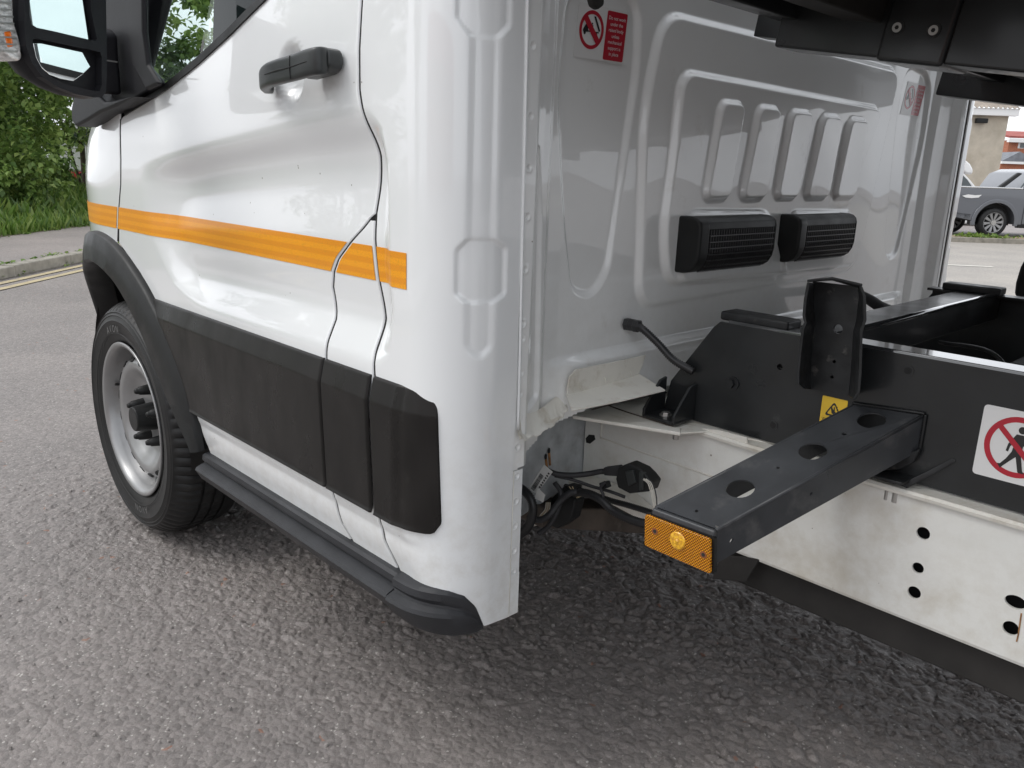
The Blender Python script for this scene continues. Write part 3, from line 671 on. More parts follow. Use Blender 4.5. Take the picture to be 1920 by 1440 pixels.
# ------------------------------------------------ door handle
def handle():
    # grip: swept along x at y about -0.045, with both ends coming back to the door
    path = [onY(p, y) for p, y in (((503, 158), -0.008), ((497, 150), -0.028), ((506, 141), -0.042), ((526, 134), -0.048), ((552, 127), -0.050), ((580, 118), -0.046), ((600, 114), -0.038), ((607, 113), -0.020), ((606, 113), -0.004))]
    hh = [0.016, 0.017, 0.0185, 0.019, 0.019, 0.0195, 0.020, 0.019, 0.018]; tt = [0.010, 0.010, 0.009, 0.008, 0.008, 0.009, 0.010, 0.010, 0.010]
    C_ = catmull(path, 6); n = 20; V = []; F = []
    L = len(C_)
    for i, p in enumerate(C_):
        q = i / (L - 1) * 8; h = np.interp(q, range(9), hh); t = np.interp(q, range(9), tt)
        d = (C_[min(i + 1, L - 1)] - C_[max(i - 1, 0)]).normalized(); out = d.cross(Vector((0, 0, 1))).normalized(); up = out.cross(d).normalized()
        for j in range(n):
            a = 2 * PI * j / n; ca, sa = math.cos(a), math.sin(a); e = 0.45
            V.append(p + out * (math.copysign(abs(ca) ** e, ca) * t) + up * (math.copysign(abs(sa) ** e, sa) * h))
    for i in range(L - 1):
        for j in range(n): F.append((i * n + j, i * n + (j + 1) % n, (i + 1) * n + (j + 1) % n, (i + 1) * n + j))
    F.append(tuple(range(n))); F.append(tuple(range(len(V) - n, len(V))))
    o = mesh_ob('door_handle', V, F, MT['handle'], door, smooth=True); fix(o)
    # fixed rear escutcheon
    pts = [onY(p, -0.030) for p in ((568, 148), (603, 138), (616, 124), (615, 96), (609, 88), (575, 92))]
    prism('handle_escutcheon', pts, (0, 0.028, 0), MT['handle'], door, 0.006)
    tube('handle_seam', [Vector(p) + Vector((0, -t_, 0)) for p, t_ in zip(path[2:7], (0.0095, 0.009, 0.0085, 0.009, 0.010))], 0.0009, MT['black_gap'], door, 6)
    q = path[4]; tube('handle_seam', [q + Vector((0, -0.0075, 0.017)), q + Vector((0, -0.0088, 0)), q + Vector((0, -0.0075, -0.017))], 0.0008, MT['black_gap'], door, 6)
handle()

# ------------------------------------------------ window, belt seal, mirror sail
def belt_curve(k, ex=0.0):
    a = np.array(BELT[1:8]); s = np.interp(np.linspace(0, 1, k), np.linspace(0, 1, len(a)), a[:, 0]); z = np.interp(s, a[:, 0], a[:, 1]); return s, z
bs, bz = belt_curve(30)
def belt_band(name, off0, off1, depth0, depth1, m, parent):
    V = []
    ds = np.gradient(bs); dz = np.gradient(bz); ln = np.hypot(ds, dz); ns, nz = -dz / ln, ds / ln
    for o_, e in ((off0, depth0), (off0, depth1), (off1, depth1), (off1, depth0)):
        V.append(skin(bs + ns * o_, bz + nz * o_, e))
    V = np.array(V); k = len(bs); idx = np.arange(4 * k).reshape(4, k); F = []
    for i in range(4):
        j = (i + 1) % 4
        for q in range(k - 1): F.append((idx[i, q], idx[i, q + 1], idx[j, q + 1], idx[j, q]))
    o = mesh_ob(name, V.reshape(-1, 3).tolist(), F, m, parent); fix(o); return o
belt_band('belt_seal', -0.002, 0.013, -0.02, 0.004, MT['plastic'], door)
tube('window_rear_seal', [(-1.30, 0.006, 1.395), (-1.252, 0.012, 1.47), (-1.238, 0.03, 1.60), (-1.238, 0.06, 1.93)], 0.010, MT['plastic'], door)
gp = [(-2.06, 0.030, 1.19), (-1.88, 0.028, 1.222), (-1.705, 0.03, 1.266), (-1.554, 0.032, 1.308), (-1.407, 0.036, 1.355), (-1.31, 0.04, 1.405), (-1.25, 0.045, 1.47), (-1.24, 0.10, 1.90), (-1.75, 0.10, 1.90)]
prism('window_glass', gp, (0, 0.004, 0.001), MT['glass'], door)
prism('door_rear_glass', [(-1.668, 0.026, 1.272), (-1.554, 0.026, 1.310), (-1.407, 0.030, 1.358), (-1.31, 0.036, 1.408), (-1.25, 0.040, 1.475), (-1.245, 0.085, 1.88), (-1.668, 0.085, 1.88)], (0, 0.003, 0), MT['dark_glass'], door)
prism('window_channel', [(-1.690, 0.036, 1.255), (-1.668, 0.036, 1.262), (-1.668, 0.07, 1.62), (-1.690, 0.07, 1.62)], (0, 0.012, 0), MT['dash'], door, 0.002)
# A pillar, sail plate and mirror foot
sail = prism('mirror_sail', [onY(p, 0.012) for p in ((196, -40), (200, 20), (206, 90), (216, 150), (228, 196), (240, 196), (262, 190), (292, 172), (313, 160), (310, 150), (287, 124), (280, 60), (279, -40))], (0, -0.020, 0), MT['mirror_shell'], door, 0.006)
prism('sail_raised_rib', [onY(p, -0.010) for p in ((246, -40), (250, 60), (258, 120), (285, 170), (310, 158), (288, 122), (280, 60), (279, -40))], (0, -0.014, 0), MT['mirror_shell'], door, 0.008)
prism('mirror_foot', [onY(p, 0.015) for p in ((192, 158), (182, 180), (176, 205), (176, 228), (184, 240), (206, 229), (232, 214), (262, 203), (296, 184), (262, 190), (240, 193), (226, 180), (214, 162))], (0, -0.055, 0), MT['mirror_shell'], door, 0.012, seg=3)
mir_pt, mir_n = (-1.80, -0.22, 1.27), Vector((0.857, 0.514, 0.030)).normalized()
def MP(x, y, off=0.0): return onP((x, y), Vector(mir_pt) + mir_n * off, mir_n)
housing_px = [(36, -60), (34, 40), (37, 86), (48, 118), (68, 145), (98, 164), (132, 177), (165, 183), (180, 182), (188, 174), (190, 140), (189, 60), (187, -60)]
hous = [MP(*p) for p in housing_px]
def loft(name, rings, m, parent, bevel=0.0):
    n = len(rings[0]); V = [v for r in rings for v in r]; F = [tuple(range(n)), tuple(range((len(rings) - 1) * n, len(rings) * n))[::-1]]
    for i in range(len(rings) - 1):
        for j in range(n): F.append((i * n + j, i * n + (j + 1) % n, (i + 1) * n + (j + 1) % n, (i + 1) * n + j))
    o = mesh_ob(name, V, F, m, parent, smooth=True); fix(o)
    if bevel: bev(o, bevel)
    return o
hc = MP(130, 20)
def hring(k, off): return [hc + (h - hc) * k - mir_n * off for h in hous]
mirror = loft('door_mirror', [hring(1.0, 0.0), hring(1.02, 0.012), hring(1.0, 0.03), hring(0.92, 0.055), hring(0.78, 0.075)], MT['mirror_shell'], TRUCK)
mirror.modifiers.new('edge', 'EDGE_SPLIT').split_angle = math.radians(40)
# rim that stands proud round the glasses
def mframe(name, outer, inner, off, th, bevel=0.003):
    return prism(name, [MP(x, y, off) for x, y in outer], mir_n * th, MT['mirror_shell'], mirror, bevel, holes=[[MP(x, y, off) for x, y in inner]])
up_in = [(44, -60), (44, 30), (47, 46), (60, 54), (100, 62), (150, 74), (168, 78), (171, 74), (160, 20), (156, -60)]
lo_in = [(49, 76), (52, 73), (72, 76), (120, 86), (160, 94), (177, 98), (180, 108), (180, 160), (176, 172), (150, 168), (118, 160), (88, 147), (68, 130), (56, 108)]
prism('mirror_bezel', [MP(x, y, 0.002) for x, y in housing_px], mir_n * 0.014, MT['mirror_shell'], mirror, 0.0, holes=[[MP(x, y, 0.002) for x, y in up_in], [MP(x, y, 0.002) for x, y in lo_in]])
mdir = Vector((1.14, 0.80, 0.06)).normalized()
mg = [MP(x, y, 0.005) for x, y in [(46, -55), (46, 32), (50, 47), (62, 51), (100, 59), (150, 71), (163, 74), (152, 0), (150, -55)]]
prism('mirror_glass', mg, mir_n * 0.003, MT['mirror'], mirror)
mg2 = [MP(x, y, 0.004) for x, y in [(57, 80), (72, 80), (118, 90), (150, 97), (160, 116), (166, 126), (150, 141), (133, 153), (110, 149), (88, 141), (72, 127), (62, 108)]]
prism('mirror_blind_spot_glass', mg2, mir_n * 0.006, MT['mirror'], mirror, 0.002)
prism('mirror_arm', [onY(p, -0.02) for p in ((186, 52), (214, 56), (222, 66), (224, 112), (228, 150), (230, 180), (212, 172), (190, 168))], (0, -0.045, 0), MT['mirror_shell'], TRUCK, 0.010, seg=3)
prism('mirror_arm_joint', [onY(p, -0.068) for p in ((188, 110), (222, 115), (222, 118), (188, 113))], (0, -0.002, 0), MT['black_gap'], mirror)
lens = [(-30, -60), (-28, 20), (-14, 70), (4, 96), (20, 110), (36, 116), (44, 110), (40, 80), (28, 40), (24, -60)]
prism('indicator_lens', [MP(x, y, 0.005) for x, y in lens], -mir_n * 0.05, MT['lens_clear'], mirror, 0.006)
prism('indicator_bulb', [MP(x, y, 0.006) for x, y in [(6, 58), (22, 56), (28, 88), (14, 92)]], -mir_n * 0.01, mat('amber_bulb', (0.75, 0.16, 0.01), 0.2, coat=1), mirror, 0.004)
for k in range(12):
    y = -50 + k * 13
    prism('indicator_lens_fluting', [MP(x, yy, 0.0065) for x, yy in [(-16, y), (22 + max(0, y) * .12, y + 2), (22 + max(0, y) * .12, y + 5), (-16, y + 3)]], -mir_n * 0.012, MT['bare'], mirror)

# ------------------------------------------------ cab interior and glass
boxo('cab_floor', (-2.6, 0.10, 0.55), (-1.08, 1.93, 0.60), MT['dash'], TRUCK)
prism('dashboard', [(-2.30, 0.10, 0.85), (-2.02, 0.10, 0.90), (-1.92, 0.10, 1.10), (-1.95, 0.10, 1.16), (-2.10, 0.10, 1.195), (-2.45, 0.10, 1.17)], (0, 1.83, 0), MT['dash'], TRUCK, 0.03, seg=3)
tube('steering_wheel', [(-1.80 + 0.11 * math.sin(a), 1.45 + 0.19 * math.cos(a), 1.16 + 0.16 * math.sin(a)) for a in np.linspace(0, 2 * PI, 25)], 0.016, MT['dash'], TRUCK, k=2)
for (yy, w) in ((0.30, 0.46), (0.78, 0.40), (1.45, 0.50)):
    st = prism('seat_backrest', [(-1.46, yy, 0.86), (-1.34, yy, 0.86), (-1.21, yy, 1.40), (-1.28, yy, 1.42)], (0, w, 0), MT['cloth_seat'], TRUCK, 0.03, seg=3)
    prism('headrest', [(-1.27, yy + w / 2 - 0.12, 1.43), (-1.19, yy + w / 2 - 0.12, 1.42), (-1.18, yy + w / 2 - 0.12, 1.63), (-1.26, yy + w / 2 - 0.12, 1.64)], (0, 0.24, 0), MT['cloth_seat'], TRUCK, 0.025, seg=3)
    prism('seat_cushion', [(-1.72, yy, 0.72), (-1.15, yy, 0.72), (-1.16, yy, 0.90), (-1.68, yy, 0.88)], (0, w, 0), MT['cloth_seat'], TRUCK, 0.03, seg=3)
# roof, windscreen, far door, pillars
yfw = 2 * YC - 0.075
boxo('sun_visor', (-1.80, 0.20, 1.80), (-1.78, 0.75, 1.92), MT['headliner'], TRUCK)
prism('far_window_divider', [(-1.66, yfw, 1.28), (-1.63, yfw, 1.28), (-1.55, yfw, 1.92), (-1.59, yfw, 1.92)], (0, 0.015, 0), MT['dash'], TRUCK)
boxo('cab_roof', (-1.85, 0.12, 1.95), (-0.93, 1.91, 2.02), MT['white'], TRUCK, 0.03, 3)
boxo('headliner', (-1.83, 0.14, 1.925), (-1.0, 1.89, 1.945), MT['headliner'], TRUCK)
prism('windscreen', [(-2.34, 0.12, 1.20), (-2.34, 1.95, 1.20), (-1.83, 1.88, 1.94), (-1.83, 0.20, 1.94)], (0.006, 0, 0.003), MT['glass'], TRUCK)
for y0, sgn in ((0.06, 1), (1.97, -1)):
    prism('a_pillar', [(-2.40, y0, 1.16), (-2.33, y0, 1.17), (-1.80, y0 + sgn * 0.09, 1.95), (-1.86, y0 + sgn * 0.09, 1.96)], (0, sgn * 0.06, 0), MT['mirror_shell'], TRUCK, 0.012)
yf = 2 * YC
prism('far_door', [(-2.25, yf, 0.45), (-1.0, yf, 0.45), (-1.0, yf - 0.07, 1.95), (-1.16, yf - 0.07, 1.95), (-1.22, yf - 0.02, 1.42), (-1.70, yf - 0.01, 1.28), (-2.15, yf, 1.18)], (0, -0.05, 0), MT['white'], TRUCK, 0.004)
prism('far_window_glass', [(-2.12, yf - 0.03, 1.19), (-1.70, yf - 0.03, 1.28), (-1.24, yf - 0.03, 1.42), (-1.18, yf - 0.09, 1.92), (-1.78, yf - 0.09, 1.92)], (0, 0.004, 0), MT['glass'], TRUCK)
boxo('far_front_wing', (-3.0, yf - 0.12, 0.45), (-2.26, yf - 0.02, 1.16), MT['white'], TRUCK, 0.03)
boxo('front_crossmember', (-3.0, 0.35, 0.35), (-2.85, 1.7, 1.1), MT['black_gap'], TRUCK)

# ================================================================== BACK WALL OF THE CAB
def wpx(pts, x=WX): return [(onX(p, x).y, onX(p, x).z) for p in pts]
SLOT_X = [(1330, 1368), (1400, 1436), (1463, 1497), (1522, 1553), (1574, 1601)]
rib_a = smooth_poly(wpx([(1062, 0), (1046, 180), (1062, 420), (1075, 545), (1110, 556), (1140, 510), (1165, 350), (1197, 130), (1200, 20), (1170, -30), (1090, -40)]), 0.05, 8)
yc2 = 2 * YC
rib_c = rib_a.copy(); rib_c[:, 0] = 2.10 - rib_c[:, 0]
rib_d = smooth_poly(wpx([(1690, 180), (1715, 148), (1742, 160), (1748, 185), (1655, 480), (1628, 500), (1612, 485), (1640, 380)]), 0.02, 6)
p_outer = smooth_poly(wpx([(1238, 22), (1683, 133), (1598, 505), (1190, 578), (1203, 200)]), 0.06, 8)
p_inner = smooth_poly(wpx([(1262, 133), (1640, 204), (1572, 385), (1585, 425), (1560, 500), (1235, 531), (1228, 430), (1245, 300)]), 0.045, 8)
pad1 = smooth_poly(wpx([(1268, 397), (1420, 397), (1450, 520), (1250, 528)]), 0.03, 6)
pad2 = smooth_poly(wpx([(1463, 397), (1578, 397), (1590, 495), (1435, 512)]), 0.03, 6)
slots = []
for tl_, tr2, br_, bl_ in (((1328, 192), (1370, 197), (1342, 370), (1296, 371)), ((1398, 201), (1438, 206), (1410, 370), (1366, 371)), ((1461, 209), (1499, 213), (1472, 369), (1431, 370)), ((1520, 217), (1555, 221), (1529, 369), (1488, 370)), ((1572, 224), (1603, 227), (1579, 369), (1541, 370))):
    slots.append(smooth_poly(wpx([tl_, tr2, br_, bl_]), 0.022, 6))
swage = smooth_poly(wpx([(1142, 655), (1132, 620), (1150, 590), (1178, 585), (1190, 640), (1190, 660)]), 0.02, 5)
hollow_a = smooth_poly([(0.196, 1.10), (0.206, 1.115), (0.222, 1.02), (0.236, 0.70), (0.196, 0.68), (0.193, 0.9)], 0.012, 5)
def wall_h(Y, Z):
    u = np.minimum(Y, yc2 - Y)
    h = np.interp(u, [0.10, 0.166, 0.176, 0.190, 0.224, 0.240, 0.262, 0.30], [0.0635, 0.0635, 0.058, 0.034, 0.024, 0.020, 0.004, 0.0])
    def emb(poly, a, w, off=0.0):
        m = (Y > poly[:, 0].min() - 0.05) & (Y < poly[:, 0].max() + 0.05) & (Z > poly[:, 1].min() - 0.05) & (Z < poly[:, 1].max() + 0.05)
        r = np.zeros(Y.shape)
        if m.any(): r[m] = a * (1 - sstep(sdf(Y[m], Z[m], poly), -w / 2 + off, w / 2 + off))
        return r
    h = h + emb(rib_a, -0.009, 0.016) + emb(rib_c, -0.009, 0.016)
    h = h + emb(p_outer, 0.012, 0.018) + emb(p_inner, 0.0135, 0.017)
    for s_ in slots: h = h + emb(s_, 0.012, 0.0145, 0.002)
    h = h + emb(pad1, 0.010, 0.016) + emb(pad2, 0.010, 0.016)
    h = h + emb(hollow_a, -0.008, 0.010)
    # bottom swage, where the wall turns out to the sill
    h = h + np.where(u > 0.25, 0.018 * sstep(0.760 - Z, 0.0, 0.018) + 0.10 * np.clip(0.735 - Z, 0, None), 0) * sstep(u, 0.25, 0.36)
    # weld dimples on the flange
    for zc in WELDZ:
        r = np.hypot(u - (0.1515 if zc > 0.7 else 0.150), Z - zc); h = h - 0.0018 * (1 - sstep(r, 0.0012, 0.0058)) + 0.0007 * np.exp(-((r - 0.0065) / 0.0016) ** 2)
    # slight oil-canning of the sheet
    h = h + 0.0009 * np.sin(Y * 9.1 + 1.0) * np.sin(Z * 7.3) + 0.0006 * np.sin(Y * 23 + Z * 11)
    return h
def back_wall():
    ys = np.concatenate([np.linspace(0.1385, 0.27, 70), np.linspace(0.273, 1.70, 470), np.linspace(1.704, yc2 - 0.1385, 120)])
    zs = np.concatenate([np.linspace(0.595, 1.42, 290), np.linspace(1.43, 1.95, 40)])
    Y, Z = np.meshgrid(ys, zs); H = wall_h(Y, Z); V = np.stack([WX + H, Y, Z], -1)
    e = 0.001; hy = (wall_h(Y + e, Z) - wall_h(Y - e, Z)) / (2 * e); hz = (wall_h(Y, Z + e) - wall_h(Y, Z - e)) / (2 * e)
    N = np.stack([np.ones_like(H), -hy, -hz], -1); N /= np.linalg.norm(N, axis=-1, keepdims=True)
    idx = np.arange(Y.size).reshape(Y.shape); F = np.stack([idx[:-1, :-1], idx[:-1, 1:], idx[1:, 1:], idx[1:, :-1]], -1).reshape(-1, 4)
    cy = 0.25 * (Y[:-1, :-1] + Y[1:, 1:]) * 2; cz = 0.5 * (Z[:-1, :-1] + Z[1:, 1:])
    u = np.minimum(cy, yc2 - cy); lowz = np.interp(u, [0.13, 0.19, 0.26, 0.34, 0.40], [0.600, 0.606, 0.628, 0.655, 0.66])
    keep = (cz > lowz).reshape(-1)
    return mesh_ob('cab_back_wall', V.reshape(-1, 3).tolist(), F[keep].tolist(), MT['white_back'], TRUCK, normals=N.reshape(-1, 3).tolist())
wall = back_wall()
# seam edge and folded lip along the flange, near and far
tube('flange_fold', [tuple(onX((990, -30), RXX + 0.001)), tuple(onX((985, 210), RXX + 0.001)), tuple(onX((979, 470), RXX + 0.001)), tuple(onX((974, 700), RXX + 0.001)), tuple(onX((971, 806), RXX + 0.001))], 0.0026, MT['white'], TRUCK, 8)
tube('flange_seam', [(RXX, 0.1415, 0.60), (RXX, 0.1410, 0.334)], 0.0007, MT['cream'], TRUCK, 6)
# mirrored corner on the far side
def far_corner():
    S, Z = np.meshgrid(np.linspace(-1.10, -0.766, 60), np.linspace(0.34, 1.95, 260)); V = skin(S, Z); N = skin_n(S, Z)
    V[..., 1] = yc2 - V[..., 1]; N[..., 1] = -N[..., 1]; idx = np.arange(S.size).reshape(S.shape)
    F = np.stack([idx[:-1, :-1], idx[1:, :-1], idx[1:, 1:], idx[:-1, 1:]], -1).reshape(-1, 4)
    o = mesh_ob('far_corner_panel', V.reshape(-1, 3).tolist(), F.tolist(), MT['white_back'], TRUCK, normals=N.reshape(-1, 3).tolist())
    tube('flange_fold', [(RXX + 0.002, yc2 - 0.139, 0.6), (RXX + 0.002, yc2 - 0.139, 1.2), (RXX + 0.002, yc2 - 0.139, 1.9)], 0.003, MT['white_back'], TRUCK, 8)
    tube('flange_seam', [(RXX + 0.001, yc2 - 0.146, 0.6), (RXX + 0.001, yc2 - 0.146, 1.2), (RXX + 0.001, yc2 - 0.146, 1.9)], 0.0012, MT['under'], TRUCK, 6)
far_corner()
boxo('cab_inner_trim', (WX - 0.05, 0.20, 0.74), (WX - 0.03, yc2 - 0.2, 1.93), MT['dash'], TRUCK)

# ------------------------------------------------ air vents
def vent(ya, yb, zt, zb):
    prof = [(-0.945, zt), (-0.896, zt), (-0.884, zt - 0.003), (-0.876, zt - 0.010), (-0.873, zt - 0.020), (-0.873, zb + 0.040), (-0.876, zb + 0.024), (-0.884, zb + 0.010), (-0.895, zb + 0.003), (-0.908, zb), (-0.945, zb)]
    # shell is a frame: end caps and top, with an open front filled by the grille
    o = None
    cap = 0.034
    for (a, b) in ((ya, ya + cap), (yb - 0.010, yb)):
        q = prism('vent_end_cap' if o else 'air_vent', [(x, a, z) for x, z in prof], (0, b - a, 0), MT['plastic'], o or TRUCK, 0.006, seg=3)
        o = o or q
    top = [(-0.945, zt - 0.0005), (-0.896, zt - 0.0005), (-0.884, zt - 0.0035), (-0.876, zt - 0.0105), (-0.8735, zt - 0.024), (-0.884, zt - 0.024), (-0.895, zt - 0.012), (-0.945, zt - 0.010)]
    prism('vent_hood', [(x, ya + 0.012, z) for x, z in top], (0, yb - ya - 0.016, 0), MT['plastic'], o, 0.0015)
    prism('vent_cavity', [(x - 0.012, ya + 0.012, zt - 0.012 - (zt - z) * 0.86) for x, z in prof], (0, yb - ya - 0.018, 0), MT['black_gap'], o)
    # grille: thin fins and ledges following the curved front
    V, F = [], []
    def add_box(c, hx, hy, hz, n):
        n = Vector(n).normalized(); t = Vector((0, 1, 0)); s_ = n.cross(t); b = len(V)
        for i in (-1, 1):
            for j in (-1, 1):
                for k in (-1, 1): V.append(Vector(c) + n * hx * i + t * hy * j + s_ * hz * k)
        F.extend([(b, b + 1, b + 3, b + 2), (b + 4, b + 6, b + 7, b + 5), (b, b + 4, b + 5, b + 1), (b + 2, b + 3, b + 7, b + 6), (b, b + 2, b + 6, b + 4), (b + 1, b + 5, b + 7, b + 3)])
    front = [(-0.8745, zt - 0.024), (-0.8745, zb + 0.040), (-0.8775, zb + 0.024), (-0.8855, zb + 0.010), (-0.8965, zb + 0.003)]
    seg = [(Vector((a[0], 0, a[1])), Vector((b[0], 0, b[1]))) for a, b in zip(front, front[1:])]; tot = sum((b - a).length for a, b in seg)
    def at(t):
        for a, b in seg:
            l = (b - a).length
            if t <= l or (a, b) == seg[-1]: d = (b - a).normalized(); return a + d * min(t, l), Vector((0, 1, 0)).cross(d) * -1
            t -= l
    y0, y1 = ya + cap, yb - 0.010
    for t in np.linspace(0.012, tot - 0.006, 7):
        p, n = at(t); add_box((p.x - 0.001, (y0 + y1) / 2, p.z), 0.0032, (y1 - y0) / 2, 0.0009, n)
    nf = int((y1 - y0) / 0.0088)
    for i in range(nf):
        y = y0 + (i + 0.5) * (y1 - y0) / nf
        for a, b in seg:
            m_ = (a + b) / 2; d = b - a; n = Vector((0, 1, 0)).cross(d).normalized(); bb = len(V)
            add_box((m_.x - 0.0028, y, m_.z), 0.0034, 0.0008, d.length / 2, n)
    g = mesh_ob('grille', V, F, MT['grille'], o); fix(g); tag(g, kind='stuff')
    return o
v1 = vent(onX((1268, 470), -0.925).y, onX((1452, 460), -0.875).y, 1.002, 0.893)
v2 = vent(onX((1458, 450), -0.925).y, onX((1602, 450), -0.875).y, 1.000, 0.893)

# ------------------------------------------------ stickers on the wall
def work_sticker(tl, tr, bl, lift, name='safety_sticker'):
    d = Decal(tl, tr, bl, (1, 0, 0)); s = d.poly(name, smooth_poly([(0, 0), (1, 0), (1, 1), (0, 1)], 0.02, 3), lift, MT['print_white'], TRUCK)
    d.poly('red_text_panel', smooth_poly([(0.56, 0.04), (0.97, 0.04), (0.97, 0.97), (0.56, 0.97)], 0.03, 4), lift + 0.0006, MT['red'], s, th=0.0001)
    d.text('warning_text', ['Do not work', 'under the', 'raised body', 'unless', 'mechanical', 'support is', 'in place'], 0.765, 0.20, 0.098, 0.113, lift + 0.0010, MT['print_white'], s, 0.66)
    cx, cy, rx, ry = 0.285, 0.46, 0.235, 0.36
    d.poly('prohibition_ring', circ(cx, cy, rx, ry), lift + 0.0006, MT['red'], s, holes=[circ(cx, cy, rx * 0.80, ry * 0.80)], th=0.0001)
    tr_ = [[(cx - 0.17, cy + 0.02), (cx - 0.15, cy - 0.03), (cx - 0.12, cy - 0.09), (cx - 0.07, cy - 0.09), (cx - 0.07, cy + 0.05), (cx - 0.16, cy + 0.06)],
           circ(cx - 0.13, cy + 0.07, 0.022, 0.034, 12), circ(cx + 0.02, cy + 0.07, 0.022, 0.034, 12), circ(cx + 0.09, cy + 0.07, 0.022, 0.034, 12),
           [(cx - 0.07, cy + 0.02), (cx + 0.14, cy + 0.02), (cx + 0.14, cy + 0.045), (cx - 0.07, cy + 0.045)],
           [(cx + 0.02, cy - 0.25), (cx + 0.055, cy - 0.26), (cx + 0.165, cy - 0.01), (cx + 0.14, cy + 0.02)],
           circ(cx - 0.0, cy - 0.115, 0.013, 0.02, 10), [(cx - 0.02, cy - 0.09), (cx + 0.02, cy - 0.09), (cx + 0.025, cy + 0.01), (cx - 0.02, cy + 0.01)]]
    d.multi('tipping_truck_pictogram', tr_, lift + 0.0009, MT['print_black'], s)
    w = 0.035; a = (cx - rx * 0.62, cy - ry * 0.62); b = (cx + rx * 0.62, cy + ry * 0.62)
    d.poly('prohibition_bar', [(a[0] - w, a[1] + w * 1.0), (a[0] + w, a[1] - w * 1.0), (b[0] + w, b[1] - w * 1.0), (b[0] - w, b[1] + w * 1.0)], lift + 0.0011, MT['red'], s, th=0.0001)
    return s
xs = WX - 0.0082
A_tl, A_tr, A_bl = onX((1086, 3), xs), onX((1180, 24), xs), onX((1075, 106), xs)
work_sticker(A_tl, A_tr, A_bl, 0.0)
B_tl, B_tr, B_bl = onX((1703, 152), xs), onX((1737, 160), xs), onX((1687, 214), xs)
work_sticker(B_tl, B_tr, B_bl, 0.0)
prism('rubber_grommet', [onX(p, -0.90) for p in ((1090, -30), (1124, -30), (1123, 12), (1112, 20), (1102, 14))], (0.012, 0, 0), MT['under'], TRUCK, 0.004)

# ------------------------------------------------ floor lip, shield and the chassis front end
def lip():
    a = [onX(p, RXX + 0.003) for p in ((971, 812), (976, 818))]
    P1 = [onX((970, 811), RXX + 0.004), onX((990, 812), -0.895), onX((1022, 795), -0.915), (onX((1045, 776), -0.93)), onX((1062, 757), -0.935)]
    P2 = [onX((974, 822), RXX + 0.014), onX((994, 819), -0.878), onX((1026, 803), -0.892), (onX((1050, 783), -0.905)), onX((1066, 766), -0.905)]
    P0 = [onX((973, 760), RXX + 0.002), onX((990, 775), -0.918), onX((1015, 765), -0.932), (onX((1040, 745), -0.940)), onX((1060, 730), -0.94)]
    def cm(q): return catmull([tuple(p) for p in q], 8)
    A, B, C_ = cm(P1), cm(P2), cm(P0); n = len(A)
    jit = [Vector((0.0012 * math.sin(i * 1.7), 0, 0.0022 * math.sin(i * 0.9) + 0.0012 * math.sin(i * 2.7))) for i in range(n)]
    B = [b + j for b, j in zip(B, jit)]; D = [b - Vector((0, 0, 0.003)) for b in B]
    V = C_ + A + B + D; F = []
    for k in range(3):
        for i in range(n - 1): F.append((k * n + i, k * n + i + 1, (k + 1) * n + i + 1, (k + 1) * n + i))
    o = mesh_ob('sill_lip', V, F, MT['cream'], TRUCK, smooth=True); fix(o)
lip()
# bent shield plate
sx = -0.925
sh = [onX(p, sx) for p in ((1062, 728), (1066, 706), (1078, 692), (1150, 678), (1209, 665), (1203, 684), (1196, 701))]
sh2 = [onX((1196, 701), sx), onX((1062, 745), sx)]
prism('heat_shield', sh + [onX((1130, 722), sx), onX((1062, 741), sx)], (0.003, 0, 0), MT['cream'], TRUCK, 0.001)
shelf = [onX((1062, 739), sx), onX((1130, 721), sx), onX((1198, 700), sx), onX((1248, 731), -0.845), onX((1160, 752), -0.86), onX((1072, 769), -0.872)]
prism('heat_shield_shelf', shelf, (0, 0, -0.003), MT['cream'], TRUCK, 0.001)
for p in ((1087, 722), (1135, 712), (1183, 701)):
    c = onX(p, sx + 0.004); tube('shield_spot_weld', [c + Vector((0, -0.002, 0.006)), c + Vector((0.001, 0, 0)), c + Vector((0, 0.004, -0.007))], 0.0013, MT['cream'], TRUCK, 6)
zt = 0.634
prism('chassis_top_plate', [onZ(p, zt) for p in ((1070, 771), (1160, 752), (1250, 700), (1345, 690), (1470, 700), (1640, 760), (1500, 812), (1470, 834), (1330, 808), (1275, 811), (1150, 790))], (0, 0, -0.004), MT['cream'], TRUCK, 0.0015)
prism('chassis_top_plate_lip', [onZ(p, zt + 0.002) for p in ((1072, 772), (1150, 783), (1277, 802), (1276, 811), (1150, 791), (1074, 779))], (0, 0, -0.007), MT['cream'], TRUCK, 0.002)
tube('sealant_bead', [tuple(onZ(p, zt + 0.001)) for p in ((1140, 760), (1180, 774), (1225, 788), (1262, 800))], 0.0013, MT['brown'], TRUCK, 6)
tube('sealant_bead', [tuple(onZ(p, zt + 0.001)) for p in ((1110, 768), (1140, 760), (1190, 748), (1235, 738), (1250, 736))], 0.0016, MT['brown'], TRUCK, 6)

